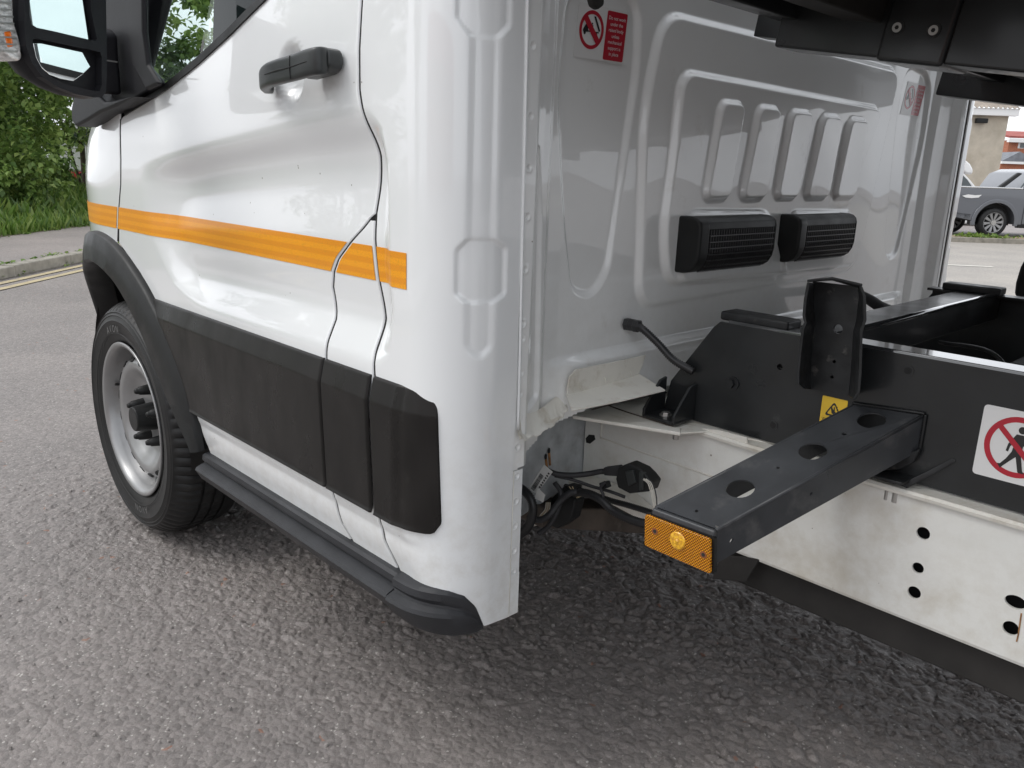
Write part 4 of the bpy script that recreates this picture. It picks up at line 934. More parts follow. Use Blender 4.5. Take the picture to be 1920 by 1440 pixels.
# chassis rail
def circ3(c, r, n=20, ax='y', sx=1.0, ang=0):
    c = Vector(c); out = []
    for i in range(n):
        a = 2 * PI * i / n; u, v = r * sx * math.cos(a), r * math.sin(a); u, v = u * math.cos(ang) - v * math.sin(ang), u * math.sin(ang) + v * math.cos(ang)
        out.append(c + (Vector((u, 0, v)) if ax == 'y' else Vector((u, v, 0)) if ax == 'z' else Vector((0, u, v))))
    return out
YR = 0.50
holes = [circ3(onY((1731, 1000), YR), 0.0098), circ3(onY((1721, 1065), YR), 0.0086), circ3(onY((1714, 1111), YR), 0.0098), circ3(onY((1904, 1129), YR), 0.0098, sx=1.4), circ3(onY((1895, 1178), YR), 0.0105)]
for xx in (-0.05, 0.12, 0.45, 0.8, 1.2): holes.append(circ3((xx, YR, 0.52), 0.008)); holes.append(circ3((xx + 0.02, YR, 0.46), 0.007))
rail = prism('chassis_rail', [(-1.042, YR, 0.622), (-1.042, YR, 0.45), (-0.93, YR, 0.426), (3.0, YR, 0.426), (3.0, YR, 0.622)], (0, 0.004, 0), MT['white_frame'], TRUCK, holes=holes)
prism('rail_hole_shade_backing', [(-0.9, YR + 0.03, 0.615), (-0.9, YR + 0.03, 0.43), (3.0, YR + 0.03, 0.43), (3.0, YR + 0.03, 0.615)], (0, 0.05, 0), MT['black_gap'], TRUCK)  # black sheet added behind the rail so its holes look dark
def swept_x(name, prof, x0, x1, m, parent, nseg=1, wob=0.0):
    V = []; xsn = np.linspace(x0, x1, nseg + 1)
    for x in xsn:
        for k, (y, z) in enumerate(prof): V.append((x, y, z + (wob * math.sin(x * 31) + wob * 0.7 * math.sin(x * 77) if k < 3 else 0)))
    n = len(prof); F = []
    for i in range(nseg):
        for j in range(n): F.append((i * n + j, i * n + (j + 1) % n, (i + 1) * n + (j + 1) % n, (i + 1) * n + j))
    F.append(tuple(range(n))); F.append(tuple(range(nseg * n, nseg * n + n)))
    o = mesh_ob(name, V, F, m, parent); fix(o); o.data.polygons.foreach_set('use_smooth', [True] * len(o.data.polygons))
    es = o.modifiers.new('edge', 'EDGE_SPLIT'); es.split_angle = math.radians(40); return o
swept_x('chassis_rail_top_flange', [(0.490, 0.6235), (0.4885, 0.6285), (0.492, 0.6325), (0.62, 0.6325), (0.62, 0.6215), (0.5, 0.6215)], -0.80, 3.0, MT['cream'], rail, 60, 0.0007)
swept_x('chassis_rail_bottom_flange', [(0.5, 0.4275), (0.5025, 0.421), (0.508, 0.418), (0.62, 0.418), (0.62, 0.4275)], -0.95, 3.0, MT['white_frame'], rail, 1)
tube('chassis_rail_crease', [(-1.0, YR - 0.0005, 0.5525), (-0.9, YR - 0.0005, 0.551), (-0.72, YR - 0.0005, 0.549)], 0.0018, MT['cream'], rail, 6)
tube('seam_sealer_runs', [tuple(onY((1128, 792), YR - 0.001)), tuple(onY((1126, 820), YR - 0.001))], 0.0016, MT['cream'], rail, 6)
tube('rust_run', [tuple(onY((1915, 1150), YR - 0.0006)), tuple(onY((1910, 1185), YR - 0.0006)), tuple(onY((1906, 1203), YR - 0.0006))], 0.0010, MT['rust'], rail, 6)
prism('reinforcing_lap_plate', [onY(p, YR - 0.004) for p in ((1315, 803), (1345, 806), (1400, 820), (1402, 832), (1312, 816))], (0, 0.004, -0.001), MT['cream'], rail, 0.001)
# dark frame below the rail
zb0, zb1 = onY((1420, 1108), 0.535).z, onY((1920, 1318), 0.535).z
prism('lower_frame_member', [(-0.70, 0.535, 0.43), (-0.70, 0.535, zb0), (onY((1920, 1318), 0.535).x, 0.535, zb1), (3.0, 0.535, zb1), (3.0, 0.535, 0.43)], (0, 0.09, 0), MT['under'], TRUCK, 0.004)
prism('rubber_flap', [onY(p, 0.50) for p in ((1352, 1040), (1425, 1048), (1398, 1092), (1334, 1086))], (0, 0.006, 0), MT['under'], TRUCK, 0.002)
cyl('exhaust_silencer', (-0.66, 0.60, 0.36), (-0.50, 0.66, 0.36), 0.04, MT['under'], TRUCK, 20)
# far rail and the mass between
prism('chassis_rail', [(-1.0, yc2 - YR, 0.622), (-1.0, yc2 - YR, 0.43), (3.0, yc2 - YR, 0.43), (3.0, yc2 - YR, 0.622)], (0, -0.06, 0), MT['white_frame'], TRUCK)
boxo('gearbox_housing', (-1.4, 0.75, 0.34), (-0.55, 1.25, 0.60), MT['under'], TRUCK, 0.03)
cyl('propshaft', (-0.6, 1.0, 0.45), (2.4, 1.0, 0.42), 0.04, MT['under'], TRUCK)
boxo('cross_tube', (-0.2, 0.55, 0.46), (-0.12, 1.48, 0.54), MT['under'], TRUCK, 0.01)
boxo('engine_undertray', (-2.7, 0.55, 0.24), (-1.4, 1.48, 0.55), MT['under'], TRUCK, 0.03)

# grey inner panel with rust marks
gx = -1.045
prism('inner_sill_panel', [onX(p, gx) for p in ((940, 760), (1000, 700), (1130, 690), (1130, 905), (1060, 915), (950, 985))], (-0.006, 0, 0), MT['galv'], TRUCK)
for a, b in (((1029, 845), (1031, 872)), ((1023, 856), (1026, 884))):
    tube('rust_streak', [tuple(onX(a, gx + 0.001)), tuple(onX(b, gx + 0.001))], 0.0028, MT['rust'], TRUCK, 8)
    c = onX(a, gx + 0.003); prism('drain_hole', [c + Vector((0, 0.0035 * math.cos(t), 0.006 * math.sin(t))) for t in np.linspace(0, 2 * PI, 14, endpoint=False)], (0.001, 0, 0), MT['black_gap'], TRUCK)
prism('rail_slot', [onY(p, YR - 0.0012) for p in ((1098, 822), (1104, 815), (1114, 816), (1116, 824), (1106, 832), (1099, 830))], (0, 0.001, 0), MT['black_gap'], rail)
# lower white outrigger, rolled, and brown crossmember
prism('outrigger', [onY(p, 0.46) for p in ((1000, 930), (1030, 905), (1062, 895), (1110, 905), (1170, 930), (1216, 970), (1216, 985), (1150, 950), (1105, 930), (1050, 925), (1010, 985), (990, 990))], (0, 0.04, 0), MT['cream'], TRUCK, 0.006)
prism('brown_crossmember', [onX(p, -1.02) for p in ((1020, 952), (1215, 955), (1230, 1000), (1200, 1001), (1015, 990))], (-0.08, 0, 0), MT['brown'], TRUCK, 0.004)
# wiring
def pw(pts, y): return [tuple(onY((a, b), y if not isinstance(y, (list, tuple)) else y[i])) for i, (a, b) in enumerate(pts)]
tube('wiring_loom', pw([(1022, 880), (1045, 889), (1075, 891), (1105, 888), (1128, 884), (1150, 885)], [0.33, 0.35, 0.37, 0.39, 0.40, 0.41]), 0.0055, MT['loom'], TRUCK)
tube('wiring_loom', pw([(1040, 892), (1075, 900), (1110, 912), (1145, 922), (1172, 932)], [0.35, 0.37, 0.39, 0.40, 0.41]), 0.0032, MT['loom'], TRUCK)
tube('wiring_loom', pw([(955, 905), (985, 922), (999, 948), (992, 985), (965, 1010)], 0.30), 0.009, MT['hose'], TRUCK, ribs=0.004, ribdepth=0.0015)
tube('convoluted_conduit', pw([(1078, 925), (1100, 925), (1125, 936), (1150, 958), (1185, 975), (1222, 985)], 0.37), 0.0085, MT['hose'], TRUCK, ribs=0.0042, ribdepth=0.0018)
tube('wiring_loom', pw([(1128, 940), (1131, 928), (1126, 915), (1134, 904)], 0.37), 0.0028, MT['loom'], TRUCK)
prism('cable_tie', [onY(p, 0.375) for p in ((1122, 906), (1136, 903), (1140, 915), (1126, 918))], (0, 0.012, 0), MT['plastic'], TRUCK, 0.002)
con = prism('connector_plug', [onY(p, 0.375) for p in ((1158, 877), (1176, 869), (1200, 880), (1212, 892), (1222, 905), (1216, 922), (1180, 926), (1158, 915), (1154, 898))], (0, 0.03, 0), MT['plastic'], TRUCK, 0.003)
prism('connector_latch', [onY(p, 0.370) for p in ((1172, 884), (1186, 882), (1192, 905), (1178, 912))], (0, 0.01, 0), MT['handle'], con, 0.001)
prism('connector_rib', [onY(p, 0.371) for p in ((1198, 884), (1206, 888), (1206, 918), (1198, 920))], (0, 0.01, 0), MT['handle'], con, 0.001)
prism('connector_boot', [onY(p, 0.385) for p in ((1130, 877), (1160, 873), (1160, 894), (1131, 892))], (0, 0.014, 0), MT['loom'], con, 0.003)
for k, (dx, m_) in enumerate(((0, 'wire_white'), (4, 'wire_white'), (8, 'wire_white'), (12, 'loom'))):
    tube('wire', pw([(1203 + dx, 897 + dx * 0.1), (1215 + dx * .8, 907), (1222 + dx * 0.7, 930), (1226 + dx * 0.5, 952)], 0.372 - k * 0.002), 0.0010, MT[m_], TRUCK, 6)
for k in range(5):
    tube('wire', pw([(1064 + k * 3, 912), (1074 + k * 2, 922 + k * 2), (1082, 930 + k), (1092, 930)], 0.365), 0.0009, MT['wire_tan' if k % 2 else 'plastic'], TRUCK, 6)
    tube('wire', pw([(1024 + k * 2, 942), (1022 + k * 2, 955), (1014 + k * 2, 965 + k), (1010 + k, 972)], 0.36), 0.0008, MT['wire_tan' if k % 2 else 'wire_white'], TRUCK, 6)
prism('loom_bracket', [onY(p, 0.40) for p in ((1032, 935), (1058, 910), (1075, 915), (1062, 960), (1040, 985), (1026, 980))], (0, 0.03, 0), MT['plastic'], TRUCK, 0.004)
tube('wiring_loom', pw([(990, 965), (1010, 975), (1030, 965), (1050, 940), (1068, 925), (1085, 922)], [0.31, 0.32, 0.33, 0.35, 0.36, 0.37]), 0.0065, MT['loom'], TRUCK)
tube('wiring_loom', pw([(1040, 905), (1052, 925), (1046, 955), (1030, 985), (1010, 1000)], [0.36, 0.36, 0.35, 0.34, 0.33]), 0.0050, MT['loom'], TRUCK)
tube('convoluted_conduit', pw([(1060, 912), (1090, 920), (1120, 930), (1150, 940), (1180, 948), (1225, 962)], 0.43), 0.0060, MT['hose'], TRUCK, ribs=0.0042, ribdepth=0.0014)
prism('fuse_box', [onY(p, 0.37) for p in ((1030, 950), (1062, 925), (1078, 940), (1070, 975), (1045, 992), (1028, 985))], (0, 0.03, 0), MT['plastic'], TRUCK, 0.003)
tag1 = prism('barcode_tag', [onY(p, 0.31) for p in ((1020, 871), (1036, 885), (1006, 926), (990, 918))], (0, 0.0008, 0), MT['print_grey'], TRUCK)
tag2 = prism('barcode_tag', [onY(p, 0.305) for p in ((1008, 914), (1022, 928), (1018, 942), (1002, 934))], (0, 0.0008, 0), MT['print_grey'], TRUCK)
d = Decal(onY((1020, 871), 0.3095), onY((1036, 885), 0.3095), onY((990, 918), 0.3095), (0, -1, 0))
bars = []; t = 0.30
while t < 0.9:
    w = rnd.choice((0.008, 0.014, 0.02)); bars.append([(0.15, t), (0.55, t), (0.55, t + w), (0.15, t + w)]); t += w + rnd.choice((0.008, 0.014))
bars += [[(0.7, 0.10 + k * 0.09), (0.88, 0.10 + k * 0.09), (0.88, 0.15 + k * 0.09), (0.7, 0.15 + k * 0.09)] for k in range(8)]
d.multi('barcode_print', bars, 0.0, MT['print_black'], tag1)

# ------------------------------------------------ subframe (black)
YS = 0.52
front = [onY(p, YS) for p in ((1243, 780), (1243, 752), (1258, 714), (1340, 616), (1348, 609))]
ztop, zbot = 0.831, 0.6365
pl = [(-0.868, YS, zbot), (onY((1245, 765), YS).x, YS, onY((1245, 765), YS).z), (onY((1258, 714), YS).x, YS, onY((1258, 714), YS).z), (onY((1338, 618), YS).x, YS, 0.818), (onY((1350, 609), YS).x, YS, 0.829), (3.0, YS, ztop), (3.0, YS, zbot)]
sub = prism('subframe_rail', pl, (0, 0.006, 0), MT['frame_black'], TRUCK, holes=[circ3(onY((1703, 695), YS), 0.0055), circ3(onY((1462, 688), YS), 0.0052), circ3(onY((1450, 797), YS), 0.0058), circ3((0.1, YS, 0.75), 0.006), circ3((0.5, YS, 0.7), 0.006)])
swept_x('subframe_top_flange', [(0.5205, ztop + 0.001), (0.522, ztop + 0.003), (0.565, ztop + 0.003), (0.565, ztop - 0.003), (0.5205, ztop - 0.004)], -0.745, 3.0, MT['frame_top'], sub, 1)
for xh in (onY((1703, 695), YS), onY((1450, 797), YS)):
    cyl('hole_boss', xh + Vector((0, 0.0005, 0)), xh + Vector((0, -0.001, 0)), 0.0085, MT['frame_black'], sub, 20)
    cyl('hole_mouth', xh + Vector((0, 0.0005, 0)), xh + Vector((0, -0.0016, 0)), 0.0055, MT['black_gap'], sub, 20)
cyl('frame_bolt', onY((1372, 718), YS), onY((1372, 718), YS) + Vector((0, -0.009, 0)), 0.0085, MT['worn'], sub, 6)
cyl('frame_bolt', onY((1375, 719), YS), onY((1375, 719), YS) + Vector((0, -0.003, 0)), 0.012, MT['worn'], sub, 20)
def hexbolt(name, c, d, r, h, m, parent):
    c = Vector(c); d = Vector(d); cyl(name, c, c + d * h, r, m, parent, 6, 0.0008); 
# front mounting foot: base plate, two gussets, bolt
def rib_between(name, A, B, th, m, parent, bevel=0.001):
    return prism(name, A, th, m, parent, bevel)
g1 = [onY(p, 0.50) for p in ((1236, 778), (1233, 765), (1250, 732), (1262, 716), (1275, 716), (1278, 722), (1256, 742), (1252, 786))]
fb = onY((1245, 785), 0.49)
prism('mounting_foot_base', [(-0.868, 0.455, 0.639), (-0.795, 0.455, 0.639), (-0.795, 0.519, 0.639), (-0.868, 0.519, 0.639)], (0, 0, 0.006), MT['frame_black'], sub, 0.002)
for x0 in (-0.868, -0.802):
    prism('mounting_foot_gusset', [(x0, 0.455, 0.640), (x0, 0.519, 0.640), (x0, 0.519, 0.708), (x0, 0.500, 0.704), (x0, 0.470, 0.672), (x0, 0.455, 0.655)], (0.006, 0, 0), MT['frame_black'], sub, 0.0015)
hexbolt('zinc_bolt', (-0.832, 0.480, 0.645), (0, 0, 1), 0.0085, 0.007, MT['bare'], sub); cyl('zinc_washer', (-0.832, 0.480, 0.6452), (-0.832, 0.480, 0.6475), 0.012, MT['bare'], sub)
hexbolt('zinc_bolt', onZ((1268, 812), 0.622), (0, 0, -1), 0.006, 0.012, MT['bare'], sub)
# crossmember and far side
YFR = 1.47
boxo('subframe_crossmember', (-0.668, 0.53, 0.765), (-0.578, YFR - 0.01, 0.826), MT['frame_black'], TRUCK, 0.004)
tube('crossmember_lip', [(-0.582, 0.56, 0.827), (-0.582, YFR - 0.02, 0.827)], 0.006, MT['frame_top'], TRUCK, 8)
farr = prism('subframe_rail', [(-0.80, YFR, 0.70), (-0.735, YFR, 0.808), (-0.735, YFR, 0.822), (3.0, YFR, 0.822), (3.0, YFR, zbot), (-0.80, YFR, zbot)], (0, -0.006, 0), MT['frame_black'], TRUCK, holes=[circ3((-0.40, YFR, 0.705), 0.012)])
swept_x('subframe_top_flange', [(YFR - 0.002, 0.825), (YFR - 0.045, 0.825), (YFR - 0.045, 0.819), (YFR - 0.002, 0.819)], -0.735, 3.0, MT['frame_black'], farr, 1)
for xc in (0.2, 1.0, 1.8): boxo('subframe_crossmember', (xc, 0.53, 0.70), (xc + 0.08, yc2 - 0.53, 0.80), MT['frame_black'], TRUCK, 0.004)
def rubber_pad(a, b, c, d, z, th):
    return prism('rubber_body_pad', [onZ(p, z) for p in (a, b, c, d)], (0, 0, -th), MT['worn'], TRUCK, 0.004, seg=2)
prism('rubber_body_pad', [(-0.765, 0.523, 0.832), (-0.635, 0.523, 0.832), (-0.635, 0.572, 0.832), (-0.765, 0.572, 0.832)], (0, 0, 0.016), MT['worn'], TRUCK, 0.004)
prism('rubber_body_pad', [(-0.70, YFR - 0.052, 0.825), (-0.57, YFR - 0.052, 0.825), (-0.57, YFR - 0.003, 0.825), (-0.70, YFR - 0.003, 0.825)], (0, 0, 0.018), MT['worn'], TRUCK, 0.004)
# clutter between the rails
tube('brake_hose', [(-0.55, 0.62, 0.66), (-0.50, 0.72, 0.72), (-0.48, 0.85, 0.76), (-0.56, 0.98, 0.74)], 0.003, MT['wire_white'], TRUCK, 8)
tube('brake_hose', [(-0.40, 0.80, 0.60), (-0.36, 0.84, 0.70), (-0.42, 0.90, 0.78), (-0.55, 1.0, 0.77)], 0.004, MT['hose'], TRUCK, 8)
boxo('hydraulic_pump', (-0.45, 1.05, 0.60), (-0.25, 1.30, 0.74), MT['under'], TRUCK, 0.02)
prism('paper_tag', [(-0.55, 0.66, 0.70), (-0.53, 0.72, 0.69), (-0.54, 0.75, 0.655), (-0.55, 0.67, 0.65)], (0.002, 0, 0), MT['cream'], TRUCK)
boxo('valve_block', (-0.10, 0.70, 0.60), (0.15, 0.95, 0.74), MT['under'], TRUCK, 0.02)

# upright guide bracket on the near rail
def ribbon(name, A, B, th, m, parent, k=1, bevel=0.0):
    A = [Vector(a) for a in A]; B = [Vector(b) for b in B]; n = len(A); V = []
    t = Vector(th); V = A + B + [a + t for a in A] + [b + t for b in B]; F = []
    for i in range(n - 1):
        F += [(i, i + 1, n + i + 1, n + i), (2 * n + i, 3 * n + i, 3 * n + i + 1, 2 * n + i + 1), (i, 2 * n + i, 2 * n + i + 1, i + 1), (n + i, n + i + 1, 3 * n + i + 1, 3 * n + i)]
    F += [(0, n, 3 * n, 2 * n), (n - 1, 3 * n - 1, 4 * n - 1, 2 * n - 1)]
    o = mesh_ob(name, V, F, m, parent); fix(o)
    if bevel: bev(o, bevel)
    return o
yw, yf_ = 0.505, 0.458
web = prism('guide_bracket', [onY(p, yw) for p in ((1519, 531), (1526, 528), (1606, 537), (1614, 545), (1611, 600), (1604, 624), (1597, 742), (1514, 729), (1518, 640), (1525, 590))], (0, 0.005, 0), MT['worn'], TRUCK, 0.002, holes=[circ3(onY((1571, 617), yw), 0.0075), circ3(onY((1564, 678), yw), 0.0028), circ3(onY((1560, 707), yw), 0.0028)])
Lf = [(1513, 529), (1507, 560), (1504, 592), (1507, 604), (1502, 618), (1497, 660), (1493, 700), (1493, 720), (1503, 728)]
ribbon('bracket_flange', [onY(p, yf_) for p in Lf], [onY(p, yw + 0.002) for p in ((1522, 530), (1520, 560), (1522, 592), (1524, 604), (1521, 618), (1518, 660), (1516, 700), (1515, 718), (1516, 729))], (0.005, 0, 0), MT['worn'], web, bevel=0.0012)
Rf = [(1617, 537), (1624, 556), (1625, 600), (1618, 622), (1617, 660), (1616, 700), (1613, 735), (1604, 750)]
ribbon('bracket_flange', [onY(p, yf_) for p in Rf], [onY(p, yw + 0.002) for p in ((1614, 540), (1616, 556), (1611, 600), (1605, 622), (1603, 660), (1600, 700), (1597, 730), (1596, 743))], (-0.005, 0, 0), MT['worn'], web, bevel=0.0012)
ribbon('bracket_top_fold', [onY(p, yf_ + 0.012) for p in ((1513, 529), (1560, 524), (1617, 537))], [onY(p, yw) for p in ((1516, 529), (1560, 526), (1608, 540))], (0, 0, 0.004), MT['worn'], web, bevel=0.001)

# side marker beam
Al, Bl = onY((1228, 949), 0.20), onY((1346, 992), 0.20); Ci, Di = onY((1734, 777), 0.519), onY((1600, 757), 0.519)
def bilerp(u, v): return Al.lerp(Bl, u).lerp(Di.lerp(Ci, u), v)
def top_hole(px, r):
    n = (Bl - Al).cross(Di - Al).normalized(); c = onP(px, Al, n); e1 = (Bl - Al).normalized(); e2 = n.cross(e1)
    return [c + e1 * r * math.cos(t) + e2 * r * math.sin(t) for t in np.linspace(0, 2 * PI, 28, endpoint=False)]
nrm = (Bl - Al).cross(Di - Al).normalized()
if nrm.z < 0: nrm = -nrm
beam = prism('side_marker_beam', [Al, Bl, Ci, Di], -nrm * 0.003, MT['beam'], TRUCK, holes=[top_hole((1388, 916), 0.0205), top_hole((1524, 846), 0.0205), top_hole((1634, 788), 0.0205), top_hole((1306, 958), 0.003), top_hole((1459, 877), 0.0028), top_hole((1583, 813), 0.004)])
hB = 0.052
def side_plate(name, a, b, out, hs=()):
    a, b = Vector(a), Vector(b); prism(name, [a, b, b + Vector((0, 0, -hB - 0.004)), a + Vector((0, 0, -hB))], out, MT['beam'], beam, holes=hs)
e_out = (Bl - Al).normalized()
def side_hole(px, r):
    n = (Ci - Bl).cross(Vector((0, 0, 1))).normalized(); c = onP(px, Bl, n); e1 = (Ci - Bl).normalized()
    return [c + e1 * r * math.cos(t) + Vector((0, 0, 1)) * r * math.sin(t) for t in np.linspace(0, 2 * PI, 16, endpoint=False)]
side_plate('beam_side', Bl - Vector((0, 0, 0.0022)), Ci - Vector((0, 0, 0.0022)), e_out * -0.003, [side_hole((1372, 1014), 0.0035), side_hole((1521, 926), 0.0025)])
side_plate('beam_side', Al - Vector((0, 0, 0.0022)), Di - Vector((0, 0, 0.0022)), e_out * 0.003)
rc = (Ci - Bl).normalized()
tube('beam_edge_radius', [Bl + Vector((-0.0025, 0, -0.0029)), Ci + Vector((-0.0025, 0, -0.0029))], 0.0030, MT['beam'], beam, 12)
tube('beam_edge_radius', [Al + Vector((0.0025, 0, -0.0029)), Di + Vector((0.0025, 0, -0.0029))], 0.0030, MT['beam'], beam, 12)
prism('beam_end_plate', [Al + Vector((0, 0.001, -0.001)), Bl + Vector((0, 0.001, -0.001)), Bl + Vector((0, 0.001, -hB)), Al + Vector((0, 0.001, -hB))], (0, -0.009, 0), MT['beam'], beam, 0.0035, seg=3)
def lens_mat():
    m = mat('amber_lens', (0.85, 0.24, 0.004), 0.22, coat=0.5, spec=0.3); nt = m.node_tree; b = nt.nodes['Principled BSDF']
    tc = nt.nodes.new('ShaderNodeTexCoord'); sp = nt.nodes.new('ShaderNodeSeparateXYZ'); nt.links.new(tc.outputs['Object'], sp.inputs[0]); outs = []
    for ax in ('X', 'Z'):
        mu = nt.nodes.new('ShaderNodeMath'); mu.operation = 'MULTIPLY'; mu.inputs[1].default_value = 2 * PI / 0.0046; nt.links.new(sp.outputs[ax], mu.inputs[0])
        sn = nt.nodes.new('ShaderNodeMath'); sn.operation = 'SINE'; nt.links.new(mu.outputs[0], sn.inputs[0]); outs.append(sn)
    mul = nt.nodes.new('ShaderNodeMath'); mul.operation = 'MULTIPLY'; nt.links.new(outs[0].outputs[0], mul.inputs[0]); nt.links.new(outs[1].outputs[0], mul.inputs[1])
    bp = nd(nt, 'ShaderNodeBump', Strength=1.0, Distance=0.003); nt.links.new(mul.outputs[0], bp.inputs['Height']); nt.links.new(bp.outputs[0], b.inputs['Normal'])
    r = nt.nodes.new('ShaderNodeValToRGB'); r.color_ramp.elements[0].position = 0.25; r.color_ramp.elements[0].color = (0.48, 0.11, 0.002, 1); r.color_ramp.elements[1].position = 0.7; r.color_ramp.elements[1].color = (1.0, 0.44, 0.010, 1)
    mr = nt.nodes.new('ShaderNodeMapRange'); mr.inputs['From Min'].default_value = -1; nt.links.new(mul.outputs[0], mr.inputs[0]); nt.links.new(mr.outputs[0], r.inputs[0]); nt.links.new(r.outputs[0], b.inputs['Base Color'])
    return m
MT['lens'] = lens_mat()
MT['lens_core'] = mat('amber_lens_core', (0.98, 0.38, 0.010), 0.12, coat=1.0, bump=1.0, bscale=260, var=0.5, vscale=220)
yl = 0.1905
lp = smooth_poly([(1213, 962), (1336, 1009), (1336, 1075), (1212, 1021)], 6, 4)
lamp = prism('marker_lamp', [onY(tuple(p), yl) for p in smooth_poly([(1211, 960), (1340, 1007), (1340, 1078), (1210, 1024)], 7, 4)], (0, 0.006, 0), MT['plastic'], beam)
prism('lamp_lens', [onY(tuple(p), yl - 0.001) for p in lp], (0, -0.006, 0), MT['lens'], lamp, 0.0018) if False else None
lens = prism('lamp_lens', [onY(tuple(p), yl - 0.0005) for p in lp], (0, -0.006, 0), MT['lens'], beam, 0.0018)
cc = onY((1270, 1014), yl - 0.0068); 
core = lathe('lamp_core', [(0.0, -0.0034), (0.0022, -0.0026), (0.0030, -0.0010), (0.0050, -0.0022), (0.0066, -0.0008), (0.0086, -0.0020), (0.0104, -0.0006), (0.0122, -0.0014), (0.0136, 0.0006)], cc, (0, 1, 0), MT['lens_core'], beam, 40)
lathe('lamp_core_ring', [(0.0136, 0.0004), (0.0150, -0.0006), (0.0164, 0.0006)], cc, (0, 1, 0), MT['lens'], beam, 32)
for p in ((1228, 996), (1319, 1040)):
    c = onY(p, yl - 0.0066); cyl('lamp_screw_recess', c, c + Vector((0, -0.0004, 0)), 0.0052, mat('dark_amber', (0.25, 0.07, 0.01), 0.3, coat=1), beam, 20); cyl('lamp_screw', c, c + Vector((0, -0.0010, 0)), 0.0028, MT['under'], beam, 16)
cyl('blind_rivet', Bl + Vector((-0.004, 0.006, 0.0)), Bl + Vector((-0.004, 0.006, 0.0018)), 0.0038, MT['bare'], beam, 14)
# weld bead where the beam meets the frame
_w = [Di.lerp(Ci, t) + Vector((0, -0.002, 0.0015 + 0.0006 * math.sin(t * 120))) for t in np.linspace(0, 1, 40)]
tube('weld_bead', _w, 0.0028, MT['worn'], beam, 8, 2, ribs=0.004, ribdepth=0.0007)
_w = [Ci + Vector((0.002, -0.002, -t * (hB + 0.002))) for t in np.linspace(0, 1, 12)]
tube('weld_bead', _w, 0.0028, MT['worn'], beam, 8, 2, ribs=0.004, ribdepth=0.0007)
# foot where the beam meets the frame
prism('beam_foot', [onY(p, 0.505) for p in ((1640, 885), (1700, 850), (1725, 842), (1712, 868), (1690, 880))], (0, 0.012, 0), MT['worn'], beam, 0.002)
prism('beam_foot_plate', [onZ(p, 0.642) for p in ((1640, 884), (1690, 868), (1740, 888), (1690, 911), (1625, 893))], (0, 0, 0.005), MT['worn'], TRUCK, 0.001)
ribbon('support_strap', [onY((1690, 906), 0.50), onY((1740, 882), 0.51), onY((1786, 858), 0.519)], [onY((1700, 912), 0.50), onY((1748, 887), 0.51), onY((1793, 862), 0.519)], (0, 0.0, -0.004), MT['worn'], TRUCK, bevel=0.001)
cyl('frame_bolt', onY((1693, 860), 0.519), onY((1693, 860), 0.519) + Vector((0, -0.012, 0)), 0.012, MT['worn'], TRUCK, 20)
for p in ((1664, 925), (1680, 930)): cyl('zinc_bolt', onY(p, 0.505) + Vector((0, 0, 0.008)), onY(p, 0.505) + Vector((0, 0, -0.010)), 0.0065, MT['bare'], TRUCK, 6 if p[0] < 1670 else 12, 0.001)

# stickers on the subframe
d = Decal(onY((1847, 757), YS - 0.0004), onY((1847, 757), YS - 0.0004) + Vector((0.100, 0, 0)), onY((1822, 885), YS - 0.0004), (0, -1, 0))
d.v = Vector((0, 0, -0.104)); d.u = Vector((0.100, 0, 0))
s = d.poly('no_walking_sticker', smooth_poly([(0, 0), (1, 0), (1, 1), (0, 1)], 0.06, 4), 0.0, MT['print_white'], TRUCK)
d.poly('prohibition_ring', circ(0.5, 0.5, 0.42, 0.42), 0.0006, MT['red'], s, holes=[circ(0.5, 0.5, 0.345, 0.345)], th=0.0001)
man = [circ(0.52, 0.255, 0.048, 0.05, 20), [(0.46, 0.32), (0.56, 0.32), (0.60, 0.42), (0.68, 0.52), (0.655, 0.55), (0.565, 0.46), (0.555, 0.58), (0.61, 0.80), (0.64, 0.84), (0.57, 0.84), (0.555, 0.83), (0.50, 0.63), (0.43, 0.71), (0.355, 0.80), (0.335, 0.83), (0.29, 0.77), (0.325, 0.765), (0.385, 0.68), (0.44, 0.57), (0.455, 0.44), (0.41, 0.50), (0.395, 0.58), (0.365, 0.57), (0.38, 0.47)]]
d.multi('walking_figure', man, 0.0009, MT['print_black'], s)
w = 0.026; d.poly('prohibition_bar', [(0.245 - w, 0.255 + w), (0.245 + w, 0.255 - w), (0.755 + w, 0.745 - w), (0.755 - w, 0.745 + w)], 0.0011, MT['red'], s, th=0.0001)
tl = onY((1543, 741), YS - 0.0004)
d = Decal(tl, tl + Vector((0.042, 0, 0)), tl + Vector((0, 0, -0.062)), (0, -1, 0))
s = d.poly('hand_crush_sticker', smooth_poly([(0, 0), (1, 0), (1, 1), (0, 1)], 0.04, 3), 0.0, MT['yellow'], TRUCK)
tri = smooth_poly([(0.50, 0.09), (0.85, 0.50), (0.15, 0.50)], 0.12, 5); tri2 = smooth_poly([(0.50, 0.165), (0.755, 0.455), (0.245, 0.455)], 0.09, 5)
d.poly('warning_triangle', tri, 0.0006, MT['print_black'], s, holes=[tri2], th=0.0001)
d.multi('crushed_hand_pictogram', [[(0.38, 0.27), (0.42, 0.25), (0.50, 0.33), (0.50, 0.24), (0.54, 0.24), (0.55, 0.35), (0.60, 0.38), (0.68, 0.42), (0.66, 0.44), (0.56, 0.42), (0.50, 0.44), (0.44, 0.42)], [(0.56, 0.22), (0.64, 0.22), (0.64, 0.24), (0.56, 0.24)], [(0.62, 0.22), (0.64, 0.22), (0.64, 0.33), (0.62, 0.33)]], 0.0008, MT['print_black'], s)
